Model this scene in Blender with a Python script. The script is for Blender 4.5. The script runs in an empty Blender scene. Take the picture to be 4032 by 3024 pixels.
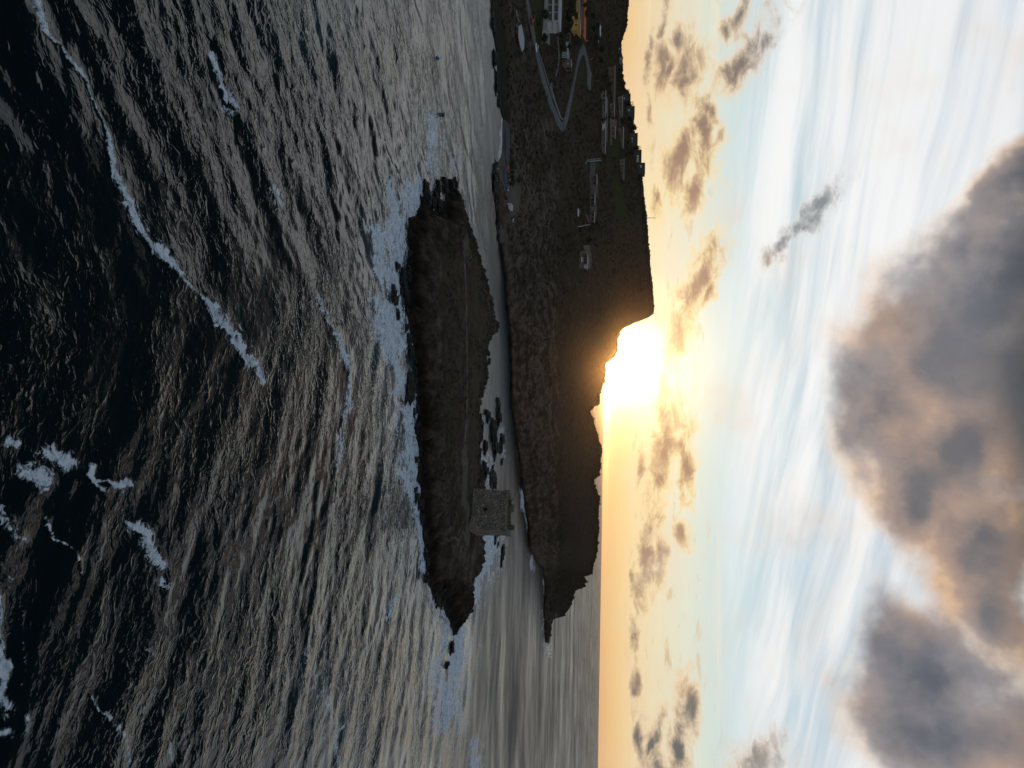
import bpy, bmesh, math, random
import numpy as np
from mathutils import Vector, Matrix

# ------------------------------------------------------------------ camera geometry
# The photograph is a portrait frame stored on its side: picture-right is up in the world.
H, F, CX, CY = 40.0, 2795.0, 2016.0, 1512.0
TH, RHO = math.atan(371.0 / 2795.0), math.radians(0.9)
cF = np.array([0, math.cos(TH), -math.sin(TH)])
cU0 = np.array([0, math.sin(TH), math.cos(TH)])
cR0 = np.array([1.0, 0, 0])
cU = math.cos(RHO) * cU0 - math.sin(RHO) * cR0      # photo +x (world up, rolled a little)
cR = math.cos(RHO) * cR0 + math.sin(RHO) * cU0      # photo +y (world right)

sc = bpy.context.scene
COL = sc.collection
cam = bpy.data.objects.new('camera', bpy.data.cameras.new('camera'))
COL.objects.link(cam)
cam.data.sensor_fit = 'HORIZONTAL'
cam.data.sensor_width = 36.0
cam.data.lens = 36.0 * F / 4032.0
cam.data.clip_start, cam.data.clip_end = 0.5, 200000
M = Matrix.Identity(4)
for i in range(3):
    M[i][0], M[i][1], M[i][2] = cU[i], -cR[i], -cF[i]
M[2][3] = H
cam.matrix_world = M
sc.camera = cam

sc.view_settings.view_transform = 'Standard'
sc.view_settings.look = 'None'
sc.view_settings.gamma = 1.0
sc.view_settings.use_curve_mapping = False
sc.view_settings.exposure = 0.0
sc.render.engine = 'CYCLES'
sc.cycles.use_denoising = True
sc.cycles.max_bounces = 6
sc.cycles.diffuse_bounces = 2
sc.cycles.glossy_bounces = 3

SUN_PX = (2455.0, 1432.0)


def dirs(px, py):
    px, py = np.asarray(px, float), np.asarray(py, float)
    u, v = py - CY, px - CX
    d = u[..., None] * cR + v[..., None] * cU + F * cF
    return d / np.linalg.norm(d, axis=-1, keepdims=True)


def azel(px, py):
    d = dirs(px, py)
    return math.degrees(math.atan2(d[0], d[1])), math.degrees(math.asin(d[2]))


def at_z(px, py, z=0.0):
    d = dirs(px, py)
    s = (z - H) / d[..., 2]
    p = d * s[..., None]
    p[..., 2] += H
    return p


def at_d(px, py, depth):
    d = dirs(px, py)
    s = np.asarray(depth) / d[..., 1]
    p = d * s[..., None]
    p[..., 2] += H
    return p


def project(p):
    q = np.asarray(p, float) - np.array([0, 0, H])
    w = q @ cF
    return CX + F * (q @ cU) / w, CY + F * (q @ cR) / w


def lin(r, g, b):
    f = lambda c: (c / 255 / 12.92) if c <= 10 else ((c / 255 + 0.055) / 1.055) ** 2.4
    return (f(r), f(g), f(b), 1.0)


# ------------------------------------------------------------------ node helper
class NT:
    def __init__(s, nt):
        s.nt = nt
        nt.nodes.clear()

    def n(s, t, **k):
        nd = s.nt.nodes.new(t)
        for a, b in k.items():
            setattr(nd, a, b)
        return nd

    def put(s, sock, v):
        if isinstance(v, bpy.types.NodeSocket):
            s.nt.links.new(v, sock)
        elif v is not None:
            sock.default_value = v

    def m(s, op, a, b=None, c=None, clamp=False):
        nd = s.n('ShaderNodeMath', operation=op, use_clamp=clamp)
        for i, v in enumerate((a, b, c)):
            s.put(nd.inputs[i], v)
        return nd.outputs[0]

    def v(s, op, a, b=None, out=0):
        nd = s.n('ShaderNodeVectorMath', operation=op)
        s.put(nd.inputs[0], a)
        if b is not None:
            s.put(nd.inputs[3 if op == 'SCALE' else 1], b)
        return nd.outputs[out]

    def xyz(s, a):
        nd = s.n('ShaderNodeSeparateXYZ')
        s.put(nd.inputs[0], a)
        return nd.outputs

    def comb(s, x, y, z=0.0):
        nd = s.n('ShaderNodeCombineXYZ')
        for i, q in enumerate((x, y, z)):
            s.put(nd.inputs[i], q)
        return nd.outputs[0]

    def noise(s, vec, scale, detail=4, rough=0.55, dist=0.0, out=0):
        nd = s.n('ShaderNodeTexNoise')
        s.put(nd.inputs['Vector'], vec)
        nd.inputs['Scale'].default_value = scale
        nd.inputs['Detail'].default_value = detail
        nd.inputs['Roughness'].default_value = rough
        nd.inputs['Distortion'].default_value = dist
        return nd.outputs[out]

    def ss(s, x, a, b, o0=0.0, o1=1.0):
        nd = s.n('ShaderNodeMapRange', interpolation_type='SMOOTHSTEP')
        for i, q in enumerate((x, a, b, o0, o1)):
            s.put(nd.inputs[i], q)
        return nd.outputs[0]

    def mix(s, f, a, b, mode='MIX'):
        nd = s.n('ShaderNodeMix', data_type='RGBA', blend_type=mode)
        s.put(nd.inputs[0], f)
        s.put(nd.inputs[6], a)
        s.put(nd.inputs[7], b)
        return nd.outputs[2]

    def ramp(s, f, stops, interp='LINEAR'):
        nd = s.n('ShaderNodeValToRGB')
        nd.color_ramp.interpolation = interp
        el = nd.color_ramp.elements
        while len(el) < len(stops):
            el.new(0.5)
        for e, (p, c) in zip(el, stops):
            e.position, e.color = p, c
        s.put(nd.inputs[0], f)
        return nd.outputs[0]

    def attr(s, name):
        return s.n('ShaderNodeAttribute', attribute_name=name)


# ------------------------------------------------------------------ world: evening sky with clouds
SUN_AZ, SUN_EL = azel(*SUN_PX)
wd = bpy.data.worlds.new('World')
sc.world = wd
wd.use_nodes = True
wd.cycles.sampling_method = 'MANUAL'
wd.cycles.sample_map_resolution = 1024
T = NT(wd.node_tree)
D = T.n('ShaderNodeTexCoord').outputs['Generated']
dx, dy, dz = T.xyz(D)
AZ = T.m('MULTIPLY', T.m('ARCTAN2', dx, dy), 57.29578)
EL = T.m('MULTIPLY', T.m('ARCSINE', dz), 57.29578)
sky = T.n('ShaderNodeTexSky', sky_type='NISHITA', sun_disc=False,
          sun_elevation=math.radians(SUN_EL), sun_rotation=math.radians(SUN_AZ))
sky.dust_density = 1.6
nish = T.n('ShaderNodeGamma')
T.put(nish.inputs[0], sky.outputs[0])
nish.inputs[1].default_value = 0.45
e01 = T.m('DIVIDE', T.m('MAXIMUM', EL, 0.0), 60.0, clamp=True)
base = T.ramp(e01, [(0.0, lin(233, 183, 132)), (0.025, lin(237, 203, 153)), (0.06, lin(230, 216, 180)),
                    (0.105, lin(217, 223, 205)), (0.16, lin(194, 217, 222)), (0.26, lin(170, 196, 211)),
                    (0.40, lin(160, 188, 210)), (0.60, lin(140, 168, 194)), (1.0, lin(122, 150, 180))])
base = T.mix(0.10, base, T.mix(1.0, nish.outputs[0], (0.55, 0.62, 0.75, 1), 'MULTIPLY'))
sun_v = (math.sin(math.radians(SUN_AZ)) * math.cos(math.radians(SUN_EL)),
         math.cos(math.radians(SUN_AZ)) * math.cos(math.radians(SUN_EL)), math.sin(math.radians(SUN_EL)))
cs = T.v('DOT_PRODUCT', D, sun_v, out=1)
ANG = T.m('MULTIPLY', T.m('ARCCOSINE', T.m('MINIMUM', cs, 0.99999)), 57.29578)      # degrees from the sun
# darker sky away from the sunset
away = T.ss(ANG, 45, 150)
base = T.mix(away, base, T.mix(1.0, base, (0.85, 0.88, 0.95, 1), 'MULTIPLY'))
g1 = T.m('EXPONENT', T.m('MULTIPLY', ANG, -1 / 1.4))
g2 = T.m('EXPONENT', T.m('MULTIPLY', ANG, -1 / 3.1))
g3 = T.m('EXPONENT', T.m('MULTIPLY', ANG, -1 / 11.0))


def addc(a, f, c):
    return T.mix(1.0, a, T.v('SCALE', c, f), 'ADD')


base = addc(base, g3, (0.12, 0.12, 0.12))

# high cirrus: long streaks on a flat layer
q = T.comb(T.m('DIVIDE', dx, T.m('ADD', T.m('MAXIMUM', dz, 0.0), 0.10)), T.m('DIVIDE', dy, T.m('ADD', T.m('MAXIMUM', dz, 0.0), 0.10)))
qx, qy, _ = T.xyz(q)
ca, sa = math.cos(math.radians(27)), math.sin(math.radians(27))
al = T.m('ADD', T.m('MULTIPLY', qx, ca), T.m('MULTIPLY', qy, sa))
ac = T.m('SUBTRACT', T.m('MULTIPLY', qy, ca), T.m('MULTIPLY', qx, sa))
wq = T.v('SUBTRACT', T.noise(q, 0.55, 3, 0.5, out=1), (0.5, 0.5, 0.5))
st1 = T.v('ADD', T.comb(T.m('MULTIPLY', al, 0.30), T.m('MULTIPLY', ac, 1.15)), T.v('SCALE', wq, 0.75))
st2 = T.v('ADD', T.comb(T.m('MULTIPLY', al, 0.9), T.m('MULTIPLY', ac, 6.5)), T.v('SCALE', wq, 2.6))
ci = T.noise(st1, 1.3, 4, 0.55, 0.3)
cfine = T.noise(st2, 1.6, 5, 0.62, 0.3)
ci = T.m('ADD', ci, T.m('MULTIPLY', T.m('SUBTRACT', cfine, 0.5), 0.30))
cband = T.m('MULTIPLY', T.ss(EL, 7.5, 12.5), T.ss(EL, 24.0, 42.0, 1.0, 0.35))
cir = T.m('MULTIPLY', T.ss(ci, 0.29, 0.58), cband)
ccol = T.mix(T.ss(ANG, 8, 60), lin(252, 251, 249), lin(228, 232, 236))
ccol = T.mix(away, ccol, lin(90, 96, 110))
base = T.mix(T.m('MULTIPLY', cir, 0.94), base, ccol)
# faint thin bars lower down
ci2 = T.noise(T.comb(T.m('MULTIPLY', AZ, 0.035), T.m('MULTIPLY', EL, 0.85)), 1.6, 4, 0.6, 0.5)
bar = T.m('MULTIPLY', T.ss(ci2, 0.5, 0.75), T.m('MULTIPLY', T.ss(EL, 1.0, 3.0), T.ss(EL, 7.0, 11.0, 1.0, 0.0)))
base = T.mix(T.m('MULTIPLY', bar, 0.5), base, lin(252, 236, 200))

W1 = T.v('SUBTRACT', T.noise(D, 11, 6, 0.6, out=1), (0.5, 0.5, 0.5))
W2 = T.v('SUBTRACT', T.noise(D, 4.2, 5, 0.52, out=1), (0.5, 0.5, 0.5))
P0 = T.comb(AZ, EL)
PS = T.v('ADD', P0, T.v('MULTIPLY', W1, (6.5, 2.6, 0)))
PH = T.v('ADD', P0, T.v('MULTIPLY', W2, (14.0, 12.0, 0)))


def blobs(P, lst, kk, sm=0.12):
    acc = None
    for (x, y, sx, sy, rot) in lst:
        a, e = azel(x, y)
        k = 57.3 / F
        nd = T.n('ShaderNodeMapping', vector_type='TEXTURE')
        T.put(nd.inputs[0], P)
        nd.inputs['Location'].default_value = (a, e, 0)
        nd.inputs['Rotation'].default_value = (0, 0, math.radians(rot))
        nd.inputs['Scale'].default_value = (sy * k * kk, sx * k * kk, 1)
        d = T.m('SUBTRACT', 1.0, T.v('LENGTH', nd.outputs[0], out=1))
        acc = d if acc is None else T.m('SMOOTH_MAX', acc, d, sm)
    return acc


small = [(2716, 271, 60, 105, 0), (2690, 330, 35, 60, 10), (2933, 250, 42, 125, -38), (2925, 60, 26, 75, -20), (2870, 120, 18, 40, 0),
         (2680, 624, 48, 130, -20), (2785, 560, 34, 95, 15), (2730, 730, 32, 95, -20), (2581, 800, 17, 60, 0),
         (2740, 1120, 52, 140, -22), (2680, 1300, 40, 130, -12), (2790, 1180, 25, 60, -20), (2608, 226, 26, 90, 10), (2640, 260, 18, 60, -15),
         (2671, 135, 28, 50, 0), (2789, 452, 24, 80, 30), (2545, 200, 14, 60, 0), (2560, 120, 12, 40, 0), (2550, 420, 14, 90, 0), (2600, 60, 14, 50, 0),
         (3236, 790, 36, 85, -48), (3160, 885, 32, 75, -45), (3065, 990, 18, 70, -40),
         (2617, 1500, 22, 60, 0), (2597, 1803, 42, 205, -8), (2616, 1640, 34, 95, -5), (2698, 1830, 32, 135, 4), (2556, 2189, 42, 150, -10), (2616, 2180, 24, 75, 0),
         (2694, 2106, 26, 42, 15), (2510, 1858, 13, 70, 0), (2703, 2780, 34, 90, 4), (2678, 2920, 30, 85, 0), (2525, 2930, 24, 80, 0),
         (2584, 2935, 30, 85, 0), (2490, 2510, 14, 80, 0), (2495, 2690, 14, 60, 0), (2500, 2230, 12, 70, 0), (3000, 3000, 62, 95, -40), (2560, 1500, 14, 40, 0)]
dS = blobs(PS, small, 2.15)
DF = T.v('MULTIPLY', D, (1, 1, 2.1))
fS = T.noise(DF, 30, 8, 0.66, 0.5)
dS = T.m('ADD', dS, T.m('MULTIPLY', T.m('SUBTRACT', fS, 0.5), 1.75))
# small far cumulus scattered low down all round the horizon
fl = T.noise(T.comb(T.m('MULTIPLY', AZ, 0.16), T.m('MULTIPLY', EL, 0.62)), 2.2, 5, 0.6, 0.3)
lowm = T.m('MULTIPLY', T.ss(EL, 1.0, 3.0), T.ss(EL, 5.0, 10.0, 1.0, 0.0))
aL = T.m('MULTIPLY', T.ss(fl, 0.56, 0.68), lowm)
aS = T.ss(dS, 0.10, 0.66)
thick = T.ss(dS, 0.34, 1.05)

cool = T.ss(ANG, 10, 32)
thinc = T.mix(cool, lin(255, 226, 166), lin(232, 204, 172))
deep = T.mix(cool, lin(168, 128, 104), lin(92, 97, 98))
thinc = T.mix(T.ss(EL, 7, 13), thinc, lin(222, 222, 220))
deep = T.mix(T.ss(EL, 9, 14), deep, lin(132, 138, 142))
colS = T.mix(thick, thinc, deep)
base = T.mix(T.m('MULTIPLY', aL, 0.75), base, T.mix(cool, lin(236, 196, 140), lin(202, 172, 140)))
base = T.mix(T.m('MULTIPLY', aS, 0.94), base, colS)

heavy = [(3760, 1400, 310, 330, 0), (3590, 1700, 250, 290, 0), (3930, 1090, 190, 420, -38), (3690, 1960, 120, 150, 0), (3960, 2120, 170, 210, 0),
         (3740, 2620, 150, 260, 0), (3860, 2920, 300, 260, 0), (4010, 2420, 140, 240, 0), (3840, 1780, 130, 240, 0), (4100, 1500, 250, 500, 0), (4000, 760, 90, 240, -38)]
dH = T.m('MULTIPLY', blobs(PH, heavy, 1.26, 0.6), 1.0)
fH = T.noise(D, 7, 5, 0.5)
over = T.m('MULTIPLY', T.m('MULTIPLY', T.ss(EL, 28.5, 37), T.ss(ANG, 66, 88, 1.0, 0.15)), T.ss(T.noise(D, 2.2, 4, 0.5), 0.3, 0.6, 0.55, 1.0))
dH = T.m('MAXIMUM', dH, over)
dH = T.m('ADD', dH, T.m('MULTIPLY', T.m('SUBTRACT', fH, 0.5), 0.9))
dH = T.m('ADD', dH, T.m('MULTIPLY', T.m('SUBTRACT', T.noise(D, 26, 4, 0.5), 0.5), 0.22))
aH = T.ss(dH, -0.04, 0.46)
shift = (sun_v[0] * 0.035, sun_v[1] * 0.0, -0.045)
fl2 = T.noise(T.v('ADD', D, shift), 7, 5, 0.5)
lit = T.m('MULTIPLY', T.m('SUBTRACT', fH, fl2), 1.3)
body = T.m('ADD', dH, T.m('MULTIPLY', T.m('SUBTRACT', T.noise(D, 11, 6, 0.58), 0.5), 0.85))
body = T.m('SUBTRACT', body, lit)
tint = T.ss(T.noise(D, 5, 3, 0.5), 0.40, 0.62)
warmH = T.mix(tint, lin(238, 218, 198), lin(238, 194, 150))
midH = T.mix(tint, lin(152, 144, 144), lin(180, 152, 134))
colH = T.mix(T.ss(body, 0.10, 0.46), warmH, midH)
darkH = T.mix(tint, lin(94, 97, 106), lin(114, 110, 112))
darkH = T.mix(T.ss(T.noise(D, 16, 5, 0.55), 0.35, 0.65), T.mix(1.0, darkH, (0.84, 0.84, 0.86, 1), 'MULTIPLY'), T.mix(1.0, darkH, (1.14, 1.12, 1.10, 1), 'MULTIPLY'))
colH = T.mix(T.ss(body, 0.30, 0.92), colH, darkH)
colH = T.mix(T.ss(EL, 24.5, 31), colH, lin(24, 36, 41))
colH = T.mix(away, colH, T.mix(1.0, colH, (1.6, 1.7, 1.9, 1), 'MULTIPLY'))
base = T.mix(T.m('MULTIPLY', aH, 0.95), base, colH)
# sun glare through thin air
base = addc(base, g1, (9.0, 6.8, 4.0))
base = addc(base, g2, (0.80, 0.45, 0.10))
# below the horizon the sky dome carries the horizon tone on
BG = T.n('ShaderNodeBackground')
T.put(BG.inputs[0], T.v('SCALE', base, 10.0))
BG.inputs[1].default_value = 0.1
OUT = T.n('ShaderNodeOutputWorld')
T.put(OUT.inputs[0], BG.outputs[0])

# ------------------------------------------------------------------ sun lamp (low, behind the hills)
sl = bpy.data.lights.new('sun', 'SUN')
sl.energy, sl.angle, sl.color = 3.0, math.radians(0.5), (1.0, 0.47, 0.13)
so = bpy.data.objects.new('sun', sl)
COL.objects.link(so)
so.rotation_euler = Vector(sun_v).to_track_quat('Z', 'Y').to_euler()


# ------------------------------------------------------------------ numpy noise
def _hash(ix, iy, seed):
    h = (ix.astype(np.int64) * 374761393 + iy.astype(np.int64) * 668265263 + seed * 1442695041) & 0x7fffffff
    h = ((h ^ (h >> 13)) * 1274126177) & 0x7fffffff
    h = h ^ (h >> 16)
    return (h & 0xffff) / 65535.0


def vnoise(x, y, seed=0):
    ix, iy = np.floor(x), np.floor(y)
    fx, fy = x - ix, y - iy
    fx, fy = fx * fx * (3 - 2 * fx), fy * fy * (3 - 2 * fy)
    a, b = _hash(ix, iy, seed), _hash(ix + 1, iy, seed)
    c, d = _hash(ix, iy + 1, seed), _hash(ix + 1, iy + 1, seed)
    return (a + (b - a) * fx) * (1 - fy) + (c + (d - c) * fx) * fy - 0.5


def fbm(x, y, oct=5, seed=0, gain=0.5, rid=False):
    s, a = 0, 1.0
    for o in range(oct):
        n = vnoise(x * 2 ** o + 17.3 * o, y * 2 ** o - 9.1 * o, seed + o)
        s = s + a * ((0.5 - 2 * np.abs(n)) if rid else n)
        a *= gain
    return s


def sstep(x, a, b):
    t = np.clip((x - a) / (b - a), 0, 1)
    return t * t * (3 - 2 * t)


def seg_dist(X, Y, pts):
    best = np.full(X.shape, 1e9)
    par = np.zeros(X.shape)
    for i in range(len(pts) - 1):
        (x0, y0), (x1, y1) = pts[i][:2], pts[i + 1][:2]
        ddx, ddy = x1 - x0, y1 - y0
        t = np.clip(((X - x0) * ddx + (Y - y0) * ddy) / (ddx * ddx + ddy * ddy + 1e-9), 0, 1)
        d = np.hypot(X - x0 - t * ddx, Y - y0 - t * ddy)
        k = d < best
        best[k] = d[k]
        par[k] = (i + t)[k]
    return best, par


def inside(X, Y, poly):
    r = np.zeros(X.shape, bool)
    n = len(poly)
    for i in range(n):
        (x0, y0), (x1, y1) = poly[i], poly[(i + 1) % n]
        if y0 == y1:
            continue
        c = ((y0 > Y) != (y1 > Y)) & (X < (x1 - x0) * (Y - y0) / (y1 - y0) + x0)
        r ^= c
    return r


# ------------------------------------------------------------------ object helpers
def setp(o, label=None, cat=None, group=None, kind=None):
    if label: o['label'] = label
    if cat: o['category'] = cat
    if group: o['group'] = group
    if kind: o['kind'] = kind
    return o


def link(name, me, parent=None, mat=None):
    o = bpy.data.objects.new(name, me)
    COL.objects.link(o)
    if mat is not None and me is not None and len(me.materials) == 0:
        me.materials.append(mat)
    if parent is not None:
        o.parent = parent
    return o


def thing(name, loc, label, cat, group=None, rz=0.0):
    o = bpy.data.objects.new(name, None)
    COL.objects.link(o)
    o.location = tuple(loc)
    o.rotation_euler = (0, 0, rz)
    o.empty_display_size = 0.5
    return setp(o, label, cat, group)


def copy_tree(o, loc, rz=0.0, scale=None, label=None):
    c = o.copy()
    COL.objects.link(c)
    c.location = tuple(loc)
    c.rotation_euler = (0, 0, rz)
    if scale: c.scale = scale if isinstance(scale, tuple) else (scale,) * 3
    if label: c['label'] = label
    for ch in list(o.children):
        d = ch.copy()
        COL.objects.link(d)
        d.parent = c
        for g in list(ch.children):
            e = g.copy()
            COL.objects.link(e)
            e.parent = d
    return c


def grid_mesh(name, V, nr, nc, attrs=None, keep=None, flip=False):
    idx = np.arange(nr * nc).reshape(nr, nc)
    q = np.stack([idx[:-1, :-1], idx[:-1, 1:], idx[1:, 1:], idx[1:, :-1]], -1).reshape(-1, 4)
    if flip: q = q[:, ::-1]
    if keep is not None:
        q = q[keep[q].any(1)]
        used = np.zeros(len(V), bool)
        used[q.ravel()] = True
        mp_ = np.cumsum(used) - 1
        q, V = mp_[q], V[used]
        if attrs: attrs = {k: a[used] for k, a in attrs.items()}
    return raw_mesh(name, V, q, attrs)


def raw_mesh(name, V, Q, attrs=None, smooth=True):
    me = bpy.data.meshes.new(name)
    n, k = len(Q), Q.shape[1]
    me.vertices.add(len(V))
    me.vertices.foreach_set('co', np.asarray(V, np.float32).ravel())
    me.loops.add(n * k)
    me.loops.foreach_set('vertex_index', np.asarray(Q, np.int32).ravel())
    me.polygons.add(n)
    me.polygons.foreach_set('loop_start', np.arange(0, n * k, k, dtype=np.int32))
    me.update(calc_edges=True)
    me.polygons.foreach_set('use_smooth', np.full(n, smooth))
    for nm, a in (attrs or {}).items():
        if a.ndim == 1:
            at = me.attributes.new(nm, 'FLOAT', 'POINT')
            at.data.foreach_set('value', a.astype(np.float32))
        else:
            at = me.attributes.new(nm, 'FLOAT_COLOR', 'POINT')
            at.data.foreach_set('color', a.astype(np.float32).ravel())
    me.validate()
    return me


class MB:
    """collects boxes and tubes into one mesh"""
    def __init__(s):
        s.bm = bmesh.new()

    def box(s, x0, x1, y0, y1, z0, z1, rot=None):
        vs = [s.bm.verts.new((x, y, z)) for z in (z0, z1) for (x, y) in ((x0, y0), (x1, y0), (x1, y1), (x0, y1))]
        for f in ((3, 2, 1, 0), (4, 5, 6, 7), (0, 1, 5, 4), (1, 2, 6, 5), (2, 3, 7, 6), (3, 0, 4, 7)):
            s.bm.faces.new([vs[i] for i in f])
        if rot is not None:
            bmesh.ops.transform(s.bm, matrix=rot, verts=vs)
        return vs

    def tube(s, a, b, r0, r1=None, n=6):
        r1 = r0 if r1 is None else r1
        a, b = Vector(a), Vector(b)
        m = (b - a).to_track_quat('Z', 'Y').to_matrix()
        ra = [s.bm.verts.new(a + m @ Vector((r0 * math.cos(6.2832 * i / n), r0 * math.sin(6.2832 * i / n), 0))) for i in range(n)]
        rb = [s.bm.verts.new(b + m @ Vector((r1 * math.cos(6.2832 * i / n), r1 * math.sin(6.2832 * i / n), 0))) for i in range(n)]
        for i in range(n):
            s.bm.faces.new((ra[i], ra[(i + 1) % n], rb[(i + 1) % n], rb[i]))
        s.bm.faces.new(ra[::-1])
        s.bm.faces.new(rb)

    def ball(s, c, r, sz=(1, 1, 1), sub=2):
        bmesh.ops.create_icosphere(s.bm, subdivisions=sub, radius=r, matrix=Matrix.Translation(c) @ Matrix.Diagonal((*sz, 1)))

    def loft(s, rings, cap=True):
        R = [[s.bm.verts.new(p) for p in r] for r in rings]
        n = len(R[0])
        for a, b in zip(R[:-1], R[1:]):
            for i in range(n):
                s.bm.faces.new((a[i], a[(i + 1) % n], b[(i + 1) % n], b[i]))
        if cap:
            s.bm.faces.new(R[0][::-1])
            s.bm.faces.new(R[-1])

    def build(s, name, mat, parent=None, smooth=False, bevel=0.0):
        if bevel:
            bmesh.ops.bevel(s.bm, geom=s.bm.edges[:], offset=bevel, segments=1, affect='EDGES', clamp_overlap=True)
        bmesh.ops.recalc_face_normals(s.bm, faces=s.bm.faces[:])
        me = bpy.data.meshes.new(name)
        s.bm.to_mesh(me)
        s.bm.free()
        if smooth:
            for p in me.polygons: p.use_smooth = True
        return link(name, me, parent, mat)


# ------------------------------------------------------------------ materials
MATS = {}


def mat(name, col, rough=0.8, var=0.25, scale=3.0, metal=0.0, bump=0.0, spec=0.4):
    if name in MATS: return MATS[name]
    mm = bpy.data.materials.new(name)
    mm.use_nodes = True
    t = NT(mm.node_tree)
    P = t.n('ShaderNodeTexCoord').outputs['Object']
    n = t.noise(P, scale, 5, 0.6)
    c = t.mix(t.ss(n, 0.3, 0.7), tuple(x * (1 - var) for x in col) + (1,), tuple(min(1, x * (1 + var)) for x in col) + (1,))
    b = t.n('ShaderNodeBsdfPrincipled')
    t.put(b.inputs['Base Color'], c)
    b.inputs['Roughness'].default_value = rough
    b.inputs['Metallic'].default_value = metal
    b.inputs['Specular IOR Level'].default_value = spec
    if bump:
        bp = t.n('ShaderNodeBump')
        bp.inputs['Strength'].default_value = bump
        bp.inputs['Distance'].default_value = 0.1
        t.put(bp.inputs['Height'], t.noise(P, scale * 4, 5, 0.65))
        t.put(b.inputs['Normal'], bp.outputs[0])
    o = t.n('ShaderNodeOutputMaterial')
    t.put(o.inputs[0], b.outputs[0])
    MATS[name] = mm
    return mm


def ground_mat(name):
    """scrub, rock, sand and lawn by masks; grain and relief from noise"""
    mm = bpy.data.materials.new(name)
    mm.use_nodes = True
    t = NT(mm.node_tree)
    P = t.n('ShaderNodeTexCoord').outputs['Object']
    a = t.attr('masks').outputs['Color']
    rk, sd, lw = t.xyz(a)
    n1 = t.noise(P, 0.05, 5, 0.6)
    n2 = t.noise(P, 0.35, 6, 0.65)
    n3 = t.noise(P, 2.2, 5, 0.65)
    scrub = t.mix(t.ss(n2, 0.35, 0.65), (0.058, 0.045, 0.028, 1), (0.118, 0.092, 0.062, 1))
    scrub = t.mix(t.m('MULTIPLY', t.ss(n1, 0.45, 0.6), 0.5), scrub, (0.070, 0.066, 0.032, 1))
    rock = t.mix(t.ss(t.m('ADD', t.m('MULTIPLY', n2, 0.75), t.m('MULTIPLY', n3, 0.25)), 0.36, 0.64), (0.080, 0.064, 0.050, 1), (0.24, 0.190, 0.150, 1))
    rmask = t.ss(t.m('ADD', rk, t.m('MULTIPLY', t.m('SUBTRACT', n2, 0.5), 1.1)), 0.35, 0.75)
    c = t.mix(rmask, scrub, rock)
    c = t.mix(lw, c, t.mix(t.ss(n2, 0.35, 0.65), (0.055, 0.075, 0.020, 1), (0.085, 0.105, 0.032, 1)))
    smask = t.ss(t.m('ADD', sd, t.m('MULTIPLY', t.m('SUBTRACT', n3, 0.5), 0.9)), 0.4, 0.65)
    c = t.mix(smask, c, t.mix(t.ss(n2, 0.3, 0.7), (0.17, 0.155, 0.135, 1), (0.25, 0.225, 0.195, 1)))
    wet = t.attr('wet').outputs['Fac']
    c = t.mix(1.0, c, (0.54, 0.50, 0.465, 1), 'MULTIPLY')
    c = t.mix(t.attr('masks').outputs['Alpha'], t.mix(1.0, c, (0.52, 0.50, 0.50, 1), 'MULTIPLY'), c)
    c = t.mix(wet, c, t.mix(1.0, c, (0.16, 0.15, 0.14, 1), 'MULTIPLY'))
    b = t.n('ShaderNodeBsdfPrincipled')
    t.put(b.inputs['Base Color'], c)
    b.inputs['Roughness'].default_value = 0.95
    b.inputs['Specular IOR Level'].default_value = 0.15
    bp = t.n('ShaderNodeBump')
    bp.inputs['Strength'].default_value = 0.7
    bp.inputs['Distance'].default_value = 0.5
    t.put(bp.inputs['Height'], t.m('ADD', n3, t.m('MULTIPLY', n2, 1.5)))
    t.put(b.inputs['Normal'], bp.outputs[0])
    o = t.n('ShaderNodeOutputMaterial')
    t.put(o.inputs[0], b.outputs[0])
    return mm


GROUND = ground_mat('scrub_and_rock')

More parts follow.
